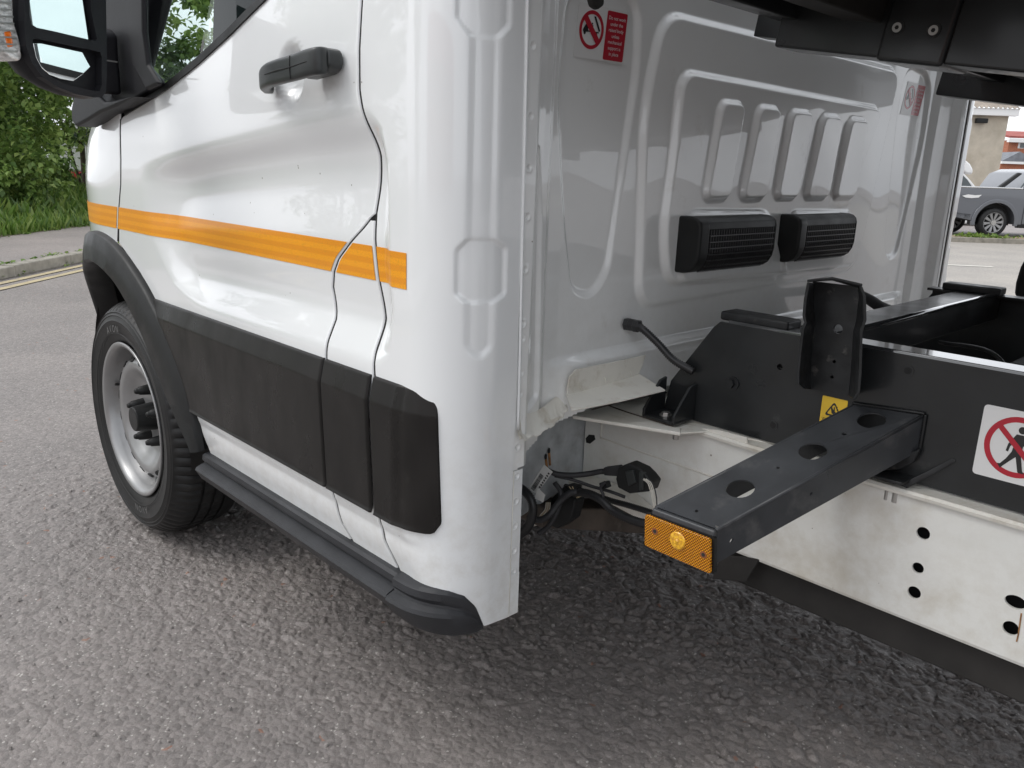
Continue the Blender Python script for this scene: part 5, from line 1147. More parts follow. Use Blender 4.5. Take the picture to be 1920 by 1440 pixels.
d.text('warning_text', ['WARNING', 'Keep hands', 'clear'], 0.5, 0.66, 0.125, 0.145, 0.0008, MT['print_black'], s, 0.95 * 0.062 / 0.042)

# conduit through the wall into the frame
gl = onX((1172, 607), WX + 0.006)
for a, b, r, n in ((0.0, 0.010, 0.0125, 6), (0.010, 0.022, 0.0115, 24), (0.022, 0.034, 0.0125, 6)): cyl('cable_gland', gl + Vector((a, 0, 0)), gl + Vector((b, 0.002, 0)), r, MT['hose'], TRUCK, n, 0.0012)
tube('convoluted_conduit', [gl + Vector((0.02, 0.0, 0)), onX((1205, 617), -0.90), onX((1235, 645), -0.87), onX((1262, 674), -0.84), onX((1300, 697), -0.80)], 0.0078, MT['hose'], TRUCK, n=14, ribs=0.0042, ribdepth=0.0016)
tube('convoluted_conduit', [onX((1600, 548), -0.93), onX((1630, 562), -0.86), onX((1655, 577), -0.80), onX((1700, 590), -0.74), onX((1740, 600), -0.68)], 0.014, MT['hose'], TRUCK, n=14, ribs=0.006, ribdepth=0.0025)

# ------------------------------------------------ raised load bed above
TH = math.radians(9.2); XD = Vector((math.cos(TH), 0, -math.sin(TH))); ZD = Vector((math.sin(TH), 0, math.cos(TH))); O = Vector((-0.704, 0.5, 1.277))
def bed(name, s0, s1, y0, y1, h0, h1, m, parent, bevel=0.002):
    a = Vector((O.x, 0, O.z)); pts = [a + XD * s + ZD * h for s, h in ((s0, h0), (s1, h0), (s1, h1), (s0, h1))]
    return prism(name, [p + Vector((0, y0, 0)) for p in pts], (0, y1 - y0, 0), m, parent, bevel)
floor_ = bed('load_bed', -0.02, 3.1, 0.0, yc2, 0.115, 0.135, MT['under'], TRUCK)
bed('bed_runner', 0.0, 3.1, 0.50, 0.58, 0.0, 0.113, MT['frame_black'], floor_, 0.004)
bed('bed_runner_nose', -0.062, -0.002, 0.535, 0.58, 0.015, 0.113, MT['frame_black'], floor_, 0.002)
bed('bed_runner_wear_plate', 0.168, 0.262, 0.492, 0.60, -0.004, 0.10, MT['frame_black'], floor_, 0.006)
bed('bed_runner', -0.115, 3.1, 1.50, 1.58, -0.004, 0.113, MT['frame_black'], floor_, 0.004)
for k in range(8): bed('bed_cross_bearer', 0.10 + k * 0.40, 0.16 + k * 0.40, 0.02, yc2 - 0.02, 0.045, 0.114, MT['under'], floor_, 0.003)
bed('bed_front_bearer', -0.02, 0.03, 0.02, yc2 - 0.02, 0.04, 0.114, MT['frame_black'], floor_, 0.003)
bed('bed_headboard', -0.03, -0.003, 0.0, yc2, 0.1355, 0.95, MT['frame_black'], floor_, 0.003)
for y0 in (0.0, yc2 - 0.03): bed('bed_side_board', 0.0, 3.1, y0, y0 + 0.03, 0.136, 0.50, MT['frame_black'], floor_, 0.003)
def bed_pt(s, y, h): a = Vector((O.x, 0, O.z)); return a + XD * s + ZD * h + Vector((0, y, 0))
for s_ in (0.188, 0.238):
    cyl('countersunk_bolt', bed_pt(s_, 0.492, 0.040), bed_pt(s_, 0.4905, 0.040), 0.0095, MT['worn'], floor_, 24); cyl('countersunk_bolt', bed_pt(s_, 0.4905, 0.040), bed_pt(s_, 0.4898, 0.040), 0.0065, MT['bare'], floor_, 20)
    cyl('bolt_socket', bed_pt(s_, 0.4899, 0.040), bed_pt(s_, 0.4894, 0.040), 0.003, MT['black_gap'], floor_, 6)
cyl('tipping_ram', (0.35, 1.0, 0.62), (0.15, 1.0, 1.25), 0.05, MT['under'], TRUCK, 24)
# rear wheels
def rear_wheel(y):
    lathe('rear_tyre', [(0.21, 0.0), (0.25, -0.004), (0.31, 0.0), (0.338, 0.03), (0.345, 0.06), (0.345, 0.15), (0.338, 0.19), (0.31, 0.215), (0.21, 0.215)], (1.45, y, 0.345), (0, 1, 0), MT['rubber'], TRUCK, 64)
    cyl('rear_hub', (1.45, y + 0.03, 0.345), (1.45, y + 0.18, 0.345), 0.21, MT['steel_wheel'], TRUCK, 40)
rear_wheel(0.03); rear_wheel(yc2 - 0.245)
fw = lathe('front_far_tyre', [(0.21, 0.0), (0.25, -0.004), (0.31, 0.0), (0.338, 0.03), (0.345, 0.06), (0.345, 0.15), (0.338, 0.19), (0.31, 0.215), (0.21, 0.215)], (W0[0], yc2 - 0.26, 0.345), (0, 1, 0), MT['rubber'], TRUCK, 64)
# far side mudguard edge seen between the rails
mg_ = [onY(p, 1.80) for p in ((1925, 478), (1912, 500), (1903, 530), (1900, 556), (1925, 560))]
prism('far_mudguard', mg_ + [mg_[-1] + Vector((0.5, 0, 0)), mg_[0] + Vector((0.5, 0, 0.06))], (0, 0.18, 0), MT['plastic'], TRUCK, 0.01)

# ================================================================== ROAD AND SURROUNDINGS
f3 = np.array([RC[2][0], RC[2][1], 0.0]); FH = Vector(f3 / np.linalg.norm(f3)); RH = Vector((-FH.y * -1, -FH.x, 0)) if False else Vector((FH.y, -FH.x, 0))
def onD(p, D): return onP(p, Vector(CAM) + FH * D, FH)
def gdist(p): return (onZ(p, 0) - Vector(CAM)).dot(FH)

def asphalt(name, base, tint, fine=True, far=False):
    m = bpy.data.materials.new(name); m.use_nodes = True; nt = m.node_tree; b = nt.nodes['Principled BSDF']; lk = nt.links
    tc = nt.nodes.new('ShaderNodeTexCoord'); P_ = tc.outputs['Object']
    warp = nd(nt, 'ShaderNodeTexNoise', Scale=45.0, Detail=3.0); lk.new(P_, warp.inputs['Vector'])
    wm = nt.nodes.new('ShaderNodeVectorMath'); wm.operation = 'SCALE'; wm.inputs['Scale'].default_value = 0.014; lk.new(warp.outputs['Color'], wm.inputs[0])
    wa = nt.nodes.new('ShaderNodeVectorMath'); wa.operation = 'ADD'; lk.new(P_, wa.inputs[0]); lk.new(wm.outputs[0], wa.inputs[1])
    v1 = nd(nt, 'ShaderNodeTexVoronoi', Scale=85.0); lk.new(wa.outputs[0], v1.inputs['Vector'])
    v2 = nd(nt, 'ShaderNodeTexVoronoi', Scale=260.0); lk.new(P_, v2.inputs['Vector'])
    n1 = nd(nt, 'ShaderNodeTexNoise', Scale=420.0, Detail=4.0, Roughness=0.7); lk.new(P_, n1.inputs['Vector'])
    n2 = nd(nt, 'ShaderNodeTexNoise', Scale=1.3, Detail=6.0); lk.new(P_, n2.inputs['Vector'])
    r2 = nt.nodes.new('ShaderNodeValToRGB'); e = r2.color_ramp.elements; e[0].position = 0.3; e[0].color = (*[c * 0.86 for c in base], 1); e[1].position = 0.72; e[1].color = (*[c * t * 1.12 for c, t in zip(base, tint)], 1); lk.new(n2.outputs['Fac'], r2.inputs[0])
    # chips: each its own grey
    sp = nt.nodes.new('ShaderNodeSeparateXYZ'); lk.new(v1.outputs['Color'], sp.inputs[0])
    mr = nt.nodes.new('ShaderNodeMapRange'); mr.inputs['To Min'].default_value = 0.80; mr.inputs['To Max'].default_value = 1.20; lk.new(sp.outputs['X'], mr.inputs[0])
    mx = nt.nodes.new('ShaderNodeMixRGB'); mx.blend_type = 'MULTIPLY'; mx.inputs[0].default_value = 1.0; lk.new(r2.outputs[0], mx.inputs[1]); lk.new(mr.outputs[0], mx.inputs[2])
    g = nt.nodes.new('ShaderNodeMapRange'); g.inputs['From Min'].default_value = 0.25; g.inputs['From Max'].default_value = 0.75; g.inputs['To Min'].default_value = 0.62; g.inputs['To Max'].default_value = 1.4; lk.new(n1.outputs['Fac'], g.inputs[0])
    mx2 = nt.nodes.new('ShaderNodeMixRGB'); mx2.blend_type = 'MULTIPLY'; mx2.inputs[0].default_value = 1.0; lk.new(mx.outputs[0], mx2.inputs[1]); lk.new(g.outputs[0], mx2.inputs[2])
    # sparse pale and reddish chips
    sp2 = nt.nodes.new('ShaderNodeSeparateXYZ'); lk.new(v2.outputs['Color'], sp2.inputs[0])
    gt = nt.nodes.new('ShaderNodeMath'); gt.operation = 'GREATER_THAN'; gt.inputs[1].default_value = 0.985; lk.new(sp2.outputs['Y'], gt.inputs[0])
    mx3 = nt.nodes.new('ShaderNodeMixRGB'); mx3.inputs[2].default_value = (0.42, 0.40, 0.37, 1); lk.new(gt.outputs[0], mx3.inputs[0]); lk.new(mx2.outputs[0], mx3.inputs[1])
    gt2 = nt.nodes.new('ShaderNodeMath'); gt2.operation = 'GREATER_THAN'; gt2.inputs[1].default_value = 0.9975; lk.new(sp.outputs['Z'], gt2.inputs[0])
    mx4 = nt.nodes.new('ShaderNodeMixRGB'); mx4.inputs[2].default_value = (0.26, 0.15, 0.11, 1); lk.new(gt2.outputs[0], mx4.inputs[0]); lk.new(mx3.outputs[0], mx4.inputs[1])
    lk.new(mx4.outputs[0], b.inputs['Base Color'])
    rr = nt.nodes.new('ShaderNodeMapRange'); rr.inputs['To Min'].default_value = 0.38; rr.inputs['To Max'].default_value = 0.72; lk.new(n1.outputs['Fac'], rr.inputs[0]); lk.new(rr.outputs[0], b.inputs['Roughness'])
    s1 = nt.nodes.new('ShaderNodeMapRange'); s1.inputs['From Min'].default_value = 0.0; s1.inputs['From Max'].default_value = 0.9; s1.inputs['To Min'].default_value = 1.0; s1.inputs['To Max'].default_value = 0.0; lk.new(v1.outputs['Distance'], s1.inputs[0])
    ad = nt.nodes.new('ShaderNodeMath'); ad.operation = 'ADD'; lk.new(s1.outputs[0], ad.inputs[0])
    m5 = nt.nodes.new('ShaderNodeMath'); m5.operation = 'MULTIPLY'; m5.inputs[1].default_value = 0.6; lk.new(n1.outputs['Fac'], m5.inputs[0]); lk.new(m5.outputs[0], ad.inputs[1])
    bp = nd(nt, 'ShaderNodeBump', Strength=0.75 if not far else 0.4, Distance=0.003); lk.new(ad.outputs[0], bp.inputs['Height']); lk.new(bp.outputs[0], b.inputs['Normal'])
    return m
MT['asphalt'] = asphalt('worn_asphalt', (0.208, 0.188, 0.178), (1.0, 0.99, 0.98))
MT['pavement'] = asphalt('pavement_asphalt', (0.24, 0.215, 0.205), (1.0, 0.98, 0.97), far=True)
MT['road_far'] = asphalt('pale_far_road', (0.30, 0.275, 0.245), (1, 0.99, 0.97), far=True)

def hashv(i, j, k):
    h = (i * 374761393 + j * 668265263 + k * 2147483647) & 0xffffffff; h = ((h ^ (h >> 13)) * 1274126177) & 0xffffffff; h = h ^ (h >> 16)
    return (h & 0xffffff) / float(0xffffff)
def chips(X, Y, cell, seed, stretch=1.0):
    gx, gy = X / cell, Y / cell * stretch; ix, iy = np.floor(gx).astype(np.int64), np.floor(gy).astype(np.int64)
    d1 = np.full(X.shape, 9.0); d2 = np.full(X.shape, 9.0); hv = np.zeros(X.shape); tx = np.zeros(X.shape); ty_ = np.zeros(X.shape)
    for a in (-1, 0, 1):
        for b in (-1, 0, 1):
            i, j = ix + a, iy + b; px = i + hashv(i, j, seed); py = j + hashv(i, j, seed + 1); d = np.hypot(gx - px, gy - py)
            nw = d < d1; d2 = np.where(nw, d1, np.minimum(d2, d)); d1 = np.where(nw, d, d1)
            h = hashv(i, j, seed + 2); hv = np.where(nw, h, hv); tx = np.where(nw, (gx - px) * (hashv(i, j, seed + 3) - 0.5) + (gy - py) * (hashv(i, j, seed + 4) - 0.5), tx)
    edge = d2 - d1
    return sstep(edge, 0.02, 0.28), hv, tx
def grow(a, b, lo, hi, st):
    core = list(np.arange(a, b, st)); l, s_ = [], st
    x = a
    while x > lo: s_ *= 1.16; x -= s_; l.append(x)
    r, s_ = [], st; x = core[-1]
    while x < hi: s_ *= 1.16; x += s_; r.append(x)
    return np.array(l[::-1] + core + r)
def road():
    xs_ = grow(-3.2, 0.50, -70, 70, 0.0043); ys_ = grow(-1.0, 1.30, -60, 70, 0.0043)
    X, Y = np.meshgrid(xs_, ys_)
    wx = X + 0.006 * np.sin(Y * 90 + 3 * np.sin(X * 40)); wy = Y + 0.006 * np.sin(X * 80 + 2 * np.sin(Y * 35))
    e1, h1, t1 = chips(wx, wy, 0.0185, 11); e2, h2, t2 = chips(wx * 1.0 + 5, wy, 0.031, 37)
    # worn where tyres run, coarser beneath the truck
    rough = 0.17 + 1.05 * sstep(Y + 0.25 * np.sin(X * 2.1), -0.25, 0.45) + 0.25 * np.sin(X * 3.7 + Y * 2.0) * np.sin(Y * 5.1 - X)
    rough = np.clip(rough, 0.15, 1.25)
    H = 0.0062 * e1 * (h1 ** 1.8) + 0.0022 * t1 * e1
    H2 = (0.0048 * e2 + 0.0022 * t2 * e2) * np.where(h2 > 0.70, 0.35 + (h2 - 0.70) * 2.1, 0)
    fade = sstep(-np.maximum.reduce([-3.2 - X, X - 0.50, -1.0 - Y, Y - 1.30]), -0.25, 0.02)
    Z = -0.004 + (H * rough + H2 * (0.42 + 0.5 * rough) + 0.0008 * np.sin(X * 7) * np.sin(Y * 9)) * fade + 0.0015 * (1 - fade)
    n = X.size; me = bpy.data.meshes.new('road'); co = np.stack([X, Y, Z], -1).reshape(-1).astype(np.float32)
    idx = np.arange(n).reshape(X.shape); F = np.stack([idx[:-1, :-1], idx[:-1, 1:], idx[1:, 1:], idx[1:, :-1]], -1).reshape(-1).astype(np.int32); nf = len(F) // 4
    me.vertices.add(n); me.vertices.foreach_set('co', co); me.loops.add(nf * 4); me.loops.foreach_set('vertex_index', F)
    me.polygons.add(nf); me.polygons.foreach_set('loop_start', np.arange(0, nf * 4, 4, dtype=np.int32)); me.polygons.foreach_set('loop_total', np.full(nf, 4, dtype=np.int32))
    me.polygons.foreach_set('use_smooth', np.ones(nf, bool)); me.update(calc_edges=True); me.materials.append(MT['asphalt'])
    o = bpy.data.objects.new('road', me); link(o); tag(o, kind='structure'); return o
road()
# loose chips on the surface
def grit():
    V, F = [], []
    for i in range(900):
        x = rnd.uniform(-3.2, 0.2); y = rnd.uniform(-1.0, 1.3) if i % 3 else rnd.uniform(-1.0, -0.1); r = rnd.uniform(0.0015, 0.0042)
        if rnd.random() < 0.04: r *= 1.8
        b = len(V); k = 5; a0 = rnd.random() * 6
        for j in range(k): a = a0 + 2 * PI * j / k; V.append((x + r * math.cos(a) * rnd.uniform(0.7, 1.2), y + r * math.sin(a) * rnd.uniform(0.7, 1.2), 0.0))
        for j in range(k): a = a0 + 2 * PI * j / k; V.append((x + r * 0.6 * math.cos(a), y + r * 0.6 * math.sin(a), r * rnd.uniform(0.7, 1.1)))
        for j in range(k): F.append((b + j, b + (j + 1) % k, b + k + (j + 1) % k, b + k + j))
        F.append(tuple(b + k + j for j in range(k)))
    o = mesh_ob('loose_grit', V, F, mat('grit_stone', (0.26, 0.24, 0.225), 0.8, var=0.5, vscale=8), None); tag(o, kind='stuff')
grit()

# ---- left: kerb, yellow lines, pavement, verge
K0 = onZ((0, 525), 0); K1 = onZ((132, 497), 0); kd = (K1 - K0).normalized(); kn = Vector((-kd.y, kd.x, 0)); kn = kn if kn.x < 0 else -kn
def KP(t, w, z=0.0): q = K0 + kd * t + kn * w; return Vector((q.x, q.y, z))
MT['yellow_line'] = mat('worn_yellow_road_paint', (0.42, 0.35, 0.21), 0.7, var=0.15, vscale=14, dirt=(0.25, 0.22, 0.17), dscale=7, dpos=(0.48, 0.72))
MT['kerb'] = mat('weathered_kerb_concrete', (0.27, 0.25, 0.21), 0.85, var=0.25, vscale=9, dirt=(0.13, 0.12, 0.09), dscale=5, dpos=(0.5, 0.75), bump=0.5, bscale=60)
for w in (-0.13, -0.31):
    o = mesh_ob('yellow_line', [KP(-12, w - 0.038, 0.004), KP(30, w - 0.038, 0.004), KP(30, w + 0.038, 0.004), KP(-12, w + 0.038, 0.004)], [(0, 1, 2, 3)], MT['yellow_line']); tag(o, kind='structure')
kerb = prism('kerb', [KP(-12, 0.005), KP(30, 0.005), KP(30, 0.12), KP(-12, 0.12)], (0, 0, 0.085), MT['kerb']); tag(kerb, kind='structure')
proto = None
for k in range(28):
    t = -8 + k * 0.915
    if proto is None:
        proto = prism('kerb_stone', [Vector((0, 0, 0)), kd * 0.905, kd * 0.905 + kn * 0.125, kn * 0.125], (0, 0, 0.10), MT['kerb'], kerb, 0.012); me_k = proto
        st = proto
    else:
        st = proto.copy(); COL.objects.link(st); st.parent = kerb
    st.location = KP(t, 0.0, rnd.uniform(-0.004, 0.003))
WP = max(1.5, (onZ((20, 441), 0.1) - K0).dot(kn))
print('WP', WP)
pav = prism('pavement', [KP(-12, 0.126), KP(30, 0.126), KP(30, WP), KP(-12, WP)], (0, 0, 0.094), MT['pavement']); tag(pav, kind='structure')
MT['soil'] = mat('verge_soil', (0.10, 0.085, 0.05), 0.95, var=0.4, vscale=5, bump=0.6, bscale=20)
verge = prism('grass_verge', [KP(-14, WP), KP(40, WP), KP(40, 30), KP(-14, 30)], (0, 0, 0.10), MT['soil']); tag(verge, kind='structure')
def leaf_mat(name, c1, c2, c3, tr=0.35):
    m = bpy.data.materials.new(name); m.use_nodes = True; nt = m.node_tree; b = nt.nodes['Principled BSDF']; lk = nt.links
    at = nt.nodes.new('ShaderNodeAttribute'); at.attribute_name = 'shade'
    r = nt.nodes.new('ShaderNodeValToRGB'); r.color_ramp.elements[0].color = (*c1, 1); r.color_ramp.elements[1].color = (*c3, 1); e = r.color_ramp.elements.new(0.5); e.color = (*c2, 1)
    lk.new(at.outputs['Fac'], r.inputs[0]); lk.new(r.outputs[0], b.inputs['Base Color']); b.inputs['Roughness'].default_value = 0.45
    t = nt.nodes.new('ShaderNodeBsdfTranslucent'); lk.new(r.outputs[0], t.inputs[0]); ms = nt.nodes.new('ShaderNodeMixShader'); ms.inputs[0].default_value = tr
    out = nt.nodes['Material Output']; lk.new(b.outputs[0], ms.inputs[1]); lk.new(t.outputs[0], ms.inputs[2]); lk.new(ms.outputs[0], out.inputs[0]); return m
MT['leaf'] = leaf_mat('shrub_leaf', (0.08, 0.15, 0.035), (0.21, 0.32, 0.08), (0.40, 0.50, 0.15))
MT['grass'] = leaf_mat('grass_blade', (0.06, 0.12, 0.02), (0.11, 0.20, 0.03), (0.22, 0.29, 0.07))
MT['bark'] = mat('grey_brown_bark', (0.09, 0.07, 0.05), 0.9, var=0.3, vscale=12)
def fast_mesh(name, V, F, shade, m, parent=None, nv=4):
    me = bpy.data.meshes.new(name); n = len(V); nf = len(F); me.vertices.add(n); me.vertices.foreach_set('co', V.reshape(-1).astype(np.float32))
    me.loops.add(nf * nv); me.loops.foreach_set('vertex_index', F.reshape(-1).astype(np.int32)); me.polygons.add(nf)
    me.polygons.foreach_set('loop_start', np.arange(0, nf * nv, nv, dtype=np.int32)); me.polygons.foreach_set('loop_total', np.full(nf, nv, dtype=np.int32)); me.update(calc_edges=True)
    at = me.attributes.new('shade', 'FLOAT', 'POINT'); at.data.foreach_set('value', shade.astype(np.float32)); me.materials.append(m)
    o = bpy.data.objects.new(name, me); link(o, parent); return o
def leaves(P_, size, droop=0.4, flat=None):
    """P_: (n,3) leaf bases -> folded two-quad leaves"""
    n = len(P_); a = rng.uniform(0, 2 * PI, n); el = rng.normal(-droop, 0.45, n); s = size * rng.uniform(0.6, 1.25, n)
    d = np.stack([np.cos(a) * np.cos(el), np.sin(a) * np.cos(el), np.sin(el)], -1); up = np.array([0, 0, 1.0]) + rng.normal(0, 0.35, (n, 3))
    sd = np.cross(d, up); sd /= np.linalg.norm(sd, axis=1, keepdims=True); nn = np.cross(sd, d)
    s = s[:, None]; base = P_; tip = P_ + d * s - nn * s * 0.12; mid = P_ + d * s * 0.45 + nn * s * 0.04; L_ = mid + sd * s * 0.32 + nn * s * 0.08; Rg = mid - sd * s * 0.32 + nn * s * 0.08
    V = np.stack([base, L_, tip, mid, Rg], 1).reshape(-1, 3); b = np.arange(n)[:, None] * 5
    F = np.concatenate([b + np.array([0, 3, 2, 1]), b + np.array([0, 4, 2, 3])], 0); return V, F
def shrub(name, base, blobs, nleaf, size, label, cat, group=None, m='leaf'):
    o = thing(name, base, label, cat, group); B = Vector(base); P_ = []; Sh = []
    blobs = [(Vector(c), Vector(r)) for c, r in blobs]; vol = np.array([r.x * r.y * r.z for c, r in blobs]) ** 0.67; cnt = (vol / vol.sum() * nleaf).astype(int)
    for (c, r), k in zip(blobs, cnt):
        # many small clumps near the surface of each lobe
        nc = max(8, k // 55); u = rng.normal(0, 1, (nc, 3)); u /= np.linalg.norm(u, axis=1, keepdims=True); rr = rng.uniform(0.55, 1.08, nc)[:, None]
        cc = np.array(c) + u * rr * np.array(r); tone = rng.uniform(0.0, 0.75, nc)
        which = rng.integers(0, nc, k); P_.append(cc[which] + rng.normal(0, 1, (k, 3)) * 0.085 * (np.array(r).mean() ** 0.4)); Sh.append(np.clip(tone[which] + rng.normal(0.05, 0.16, k), 0, 1))
    P_ = np.concatenate(P_); Sh = np.concatenate(Sh); k_ = P_[:, 2] > 0.05; P_, Sh = P_[k_] , Sh[k_]
    V, F = leaves(P_ + np.array(B), size); fast_mesh('foliage', V, F, np.repeat(Sh, 5), MT[m], o)
    for i, (c, r) in enumerate(blobs):
        tip = B + c; tube('branch' if i else 'trunk', [B + Vector((rnd.uniform(-.1, .1), rnd.uniform(-.1, .1), 0)), B.lerp(tip, 0.5) + Vector((rnd.uniform(-.15, .15), rnd.uniform(-.15, .15), 0.1)), tip], 0.05 if i == 0 else 0.028, MT['bark'], o, 8, 4)
    return o
def at(px, D, z=0.1): # point on the ground under a picture column at forward distance D
    r = Vector(ray(px, 300)); r.z = 0; r /= r.dot(FH); q = Vector(CAM) + r * D; return (q.x, q.y, z)
grp = 'leafy shrubs along the grass verge'
shrub('leafy_shrub', at(-40, 12.4), [((0, 0, 1.2), (1.2, 1.2, 1.1)), ((0.2, 0.3, 2.6), (1.5, 1.5, 1.1)), ((-0.3, -0.2, 4.0), (1.5, 1.5, 1.1)), ((0.3, 0.1, 0.6), (0.9, 0.9, 0.6))], 26000, 0.105, 'tall leafy green shrub below the wing mirror, touching the left edge of the photo', 'shrub', grp)
shrub('leafy_shrub', at(38, 15.0), [((0, 0, 1.3), (0.95, 0.95, 1.1)), ((0.1, 0.5, 2.9), (1.5, 1.5, 1.0)), ((-0.2, 0.3, 4.4), (1.6, 1.6, 1.2)), ((0.2, -0.2, 0.6), (0.7, 0.7, 0.55))], 22000, 0.115, 'leafy green shrub beside the white van parked beyond the bushes', 'shrub', grp)
shrub('overhanging_tree', at(150, 17.0), [((0, 0, 3.5), (1.4, 1.6, 1.0)), ((-0.5, -0.8, 4.3), (1.5, 1.5, 1.1)), ((0.3, 0.9, 4.6), (1.3, 1.3, 1.0))], 16000, 0.125, 'green tree whose crown shows between the wing mirror and the front pillar', 'tree')
shrub('leafy_shrub', at(-60, 18.5), [((0, 0, 1.6), (2.4, 2.0, 1.6)), ((0.2, 0.2, 3.8), (2.4, 2.0, 1.5))], 14000, 0.17, 'darker green shrub standing behind the left-hand front shrubs', 'shrub', grp)
shrub('leafy_shrub', at(330, 17.0), [((0, 0, 1.6), (2.0, 2.0, 1.5)), ((0.5, 0.5, 3.2), (1.8, 1.8, 1.3))], 9000, 0.16, 'green shrubbery seen through the side window of the cab', 'shrub', grp)
# unseen trees added beside the verge only for the paint to reflect
def copy_tree(o, loc, k, rz):
    r = o.copy(); COL.objects.link(r); r.location = loc; r.scale = (k, k, k); r.rotation_euler = (0, 0, rz)
    for ch in list(o.children): c_ = ch.copy(); COL.objects.link(c_); c_.parent = r; c_.matrix_parent_inverse = Matrix.Translation(-o.location)
    return r
src = bpy.data.objects['leafy_shrub.001']
for k_, (t_, w_, sc_, rz_) in enumerate(((-3.2, 6.5, 1.0, 1.0), (-9.0, 7.0, 1.15, 2.3))):
    r_ = copy_tree(src, KP(t_, w_, 0.1), sc_, rz_); r_.name = 'reflection_tree'; r_['category'] = 'tree'; r_['group'] = 'trees added for the white door to reflect'; r_['label'] = ('low green tree added unseen past the left edge for the white door to mirror', 'rounder green tree nearer the viewer, added unseen for the paint to mirror')[k_]
def grass():
    n = 60000; t = rng.uniform(-4, 18, n); w = WP + rng.uniform(0, 1, n) ** 1.3 * 11; P_ = np.array([K0.x, K0.y, 0.0]) + np.outer(t, np.array(kd)) + np.outer(w, np.array(kn)); P_[:, 2] = 0.095
    a = rng.uniform(0, 2 * PI, n); h = rng.uniform(0.10, 0.34, n) * (0.6 + 0.8 * sstep(w, WP, WP + 1.5)); wd = 0.012
    d = np.stack([np.cos(a), np.sin(a), np.zeros(n)], -1); ln = np.stack([rng.normal(0, 0.25, n), rng.normal(0, 0.25, n), np.ones(n)], -1); s_ = np.cross(d, ln); s_ /= np.linalg.norm(s_, axis=1, keepdims=True)
    q0 = P_ - s_ * wd; q1 = P_ + s_ * wd; q2 = P_ + ln * h[:, None] * 0.6 + s_ * wd * 0.8; q3 = P_ + ln * h[:, None] * 1.0 + d * h[:, None] * 0.25
    V = np.stack([q0, q1, q2, q3], 1).reshape(-1, 3); F = np.arange(n * 4).reshape(-1, 4); sh = np.repeat(rng.uniform(0, 1, n), 4)
    o = fast_mesh('grass', V, F, sh, MT['grass']); tag(o, 'rough green grass growing on the verge behind the pavement', None, kind='stuff')
grass()
def weeds():
    n = 2200; t = rng.uniform(-4, 14, n); t = t + 0.15 * np.sin(t * 9); w = rng.choice([0.02, 0.125, WP - 0.02], n, p=[0.3, 0.35, 0.35]) + rng.normal(0, 0.02, n)
    P_ = np.array([K0.x, K0.y, 0.0]) + np.outer(t, np.array(kd)) + np.outer(w, np.array(kn)); P_[:, 2] = np.where(w < 0.06, 0.02, 0.10); V, F = leaves(P_, 0.05, -0.2)
    o = fast_mesh('weeds', V, F, np.repeat(rng.uniform(0.2, 1, n), 5), MT['grass']); tag(o, kind='stuff')
weeds()

# ---- vehicle glimpsed past the shrubs, on the left
MT['car_white'] = mat('white_van_paint', (0.78, 0.78, 0.77), 0.3, coat=0.8); MT['car_glass'] = mat('dark_car_glass', (0.05, 0.065, 0.07), 0.05, spec=0.8); MT['car_red'] = mat('red_sill_stripe', (0.55, 0.03, 0.04), 0.4)
def van_left():
    D = 22.0; o = thing('parked_van', at(170, D, 0.0), 'white van with a red lower stripe half hidden behind the left-hand shrubs', 'van')
    c = Vector(at(170, D, 0.0)); R_, U = RH, Vector((0, 0, 1))
    def pt(x, z, dd=0): return c + R_ * x + U * z + FH * dd
    prism('body', [pt(-0.95, 0.62), pt(-0.98, 1.1), pt(-0.75, 1.65), pt(-0.6, 1.95), pt(2.8, 2.0), pt(2.8, 0.62)], FH * 1.8, MT['car_white'], o, 0.05, seg=3)
    prism('window', [pt(-0.55, 1.30, -0.012), pt(-0.40, 1.72, -0.012), pt(1.5, 1.74, -0.012), pt(1.5, 1.30, -0.012)], FH * 0.01, MT['car_glass'], o)
    prism('red_stripe', [pt(-0.95, 0.42), pt(2.8, 0.42), pt(2.8, 0.61), pt(-0.95, 0.61)], FH * 1.8, MT['car_red'], o, 0.01)
    for x in (-0.1, 2.0): q = pt(x, 0.33, -0.01); cyl('wheel', q, q + FH * 0.2, 0.33, MT['rubber'], o, 24)
van_left()

# ---- right: verge strip, kerb, pale road, dashed line
Dk = gdist((1850, 456))
def GP(u, D, z=0.0): q = Vector(CAM) + RH * u + FH * D; return Vector((q.x, q.y, z))
Dn = gdist((1820, 520)) - 3.5
o = mesh_ob('far_road', [GP(3, Dn, 0.004), GP(30, Dn, 0.004), GP(30, Dk, 0.004), GP(3, Dk, 0.004)], [(0, 1, 2, 3)], MT['road_far']); tag(o, kind='structure')
a, b = onZ((1768, 496), 0.009), onZ((1862, 500), 0.009); w = (b - a).normalized(); wv = Vector((-w.y, w.x, 0)) * 0.05
o = mesh_ob('white_road_line', [a - wv, b - wv, b + wv, a + wv], [(0, 1, 2, 3)], mat('worn_white_road_paint', (0.62, 0.60, 0.54), 0.7, var=0.1)); tag(o, kind='structure')
fk = prism('far_kerb', [GP(3, Dk + 0.002), GP(40, Dk + 0.002), GP(40, Dk + 0.14), GP(3, Dk + 0.14)], (0, 0, 0.09), MT['kerb']); tag(fk, kind='structure')
Dp = gdist((1858, 447))
vb = prism('far_verge_strip', [GP(3, Dk + 0.142), GP(40, Dk + 0.142), GP(40, Dk + 0.8), GP(3, Dk + 0.8)], (0, 0, 0.085), mat('bare_verge_earth', (0.21, 0.16, 0.10), 0.95, var=0.3, vscale=4)); tag(vb, kind='structure')
pk = prism('far_car_park', [GP(3, Dk + 0.802), GP(60, Dk + 0.802), GP(60, Dk + 40), GP(3, Dk + 40)], (0, 0, 0.02), MT['pavement']); tag(pk, kind='structure')
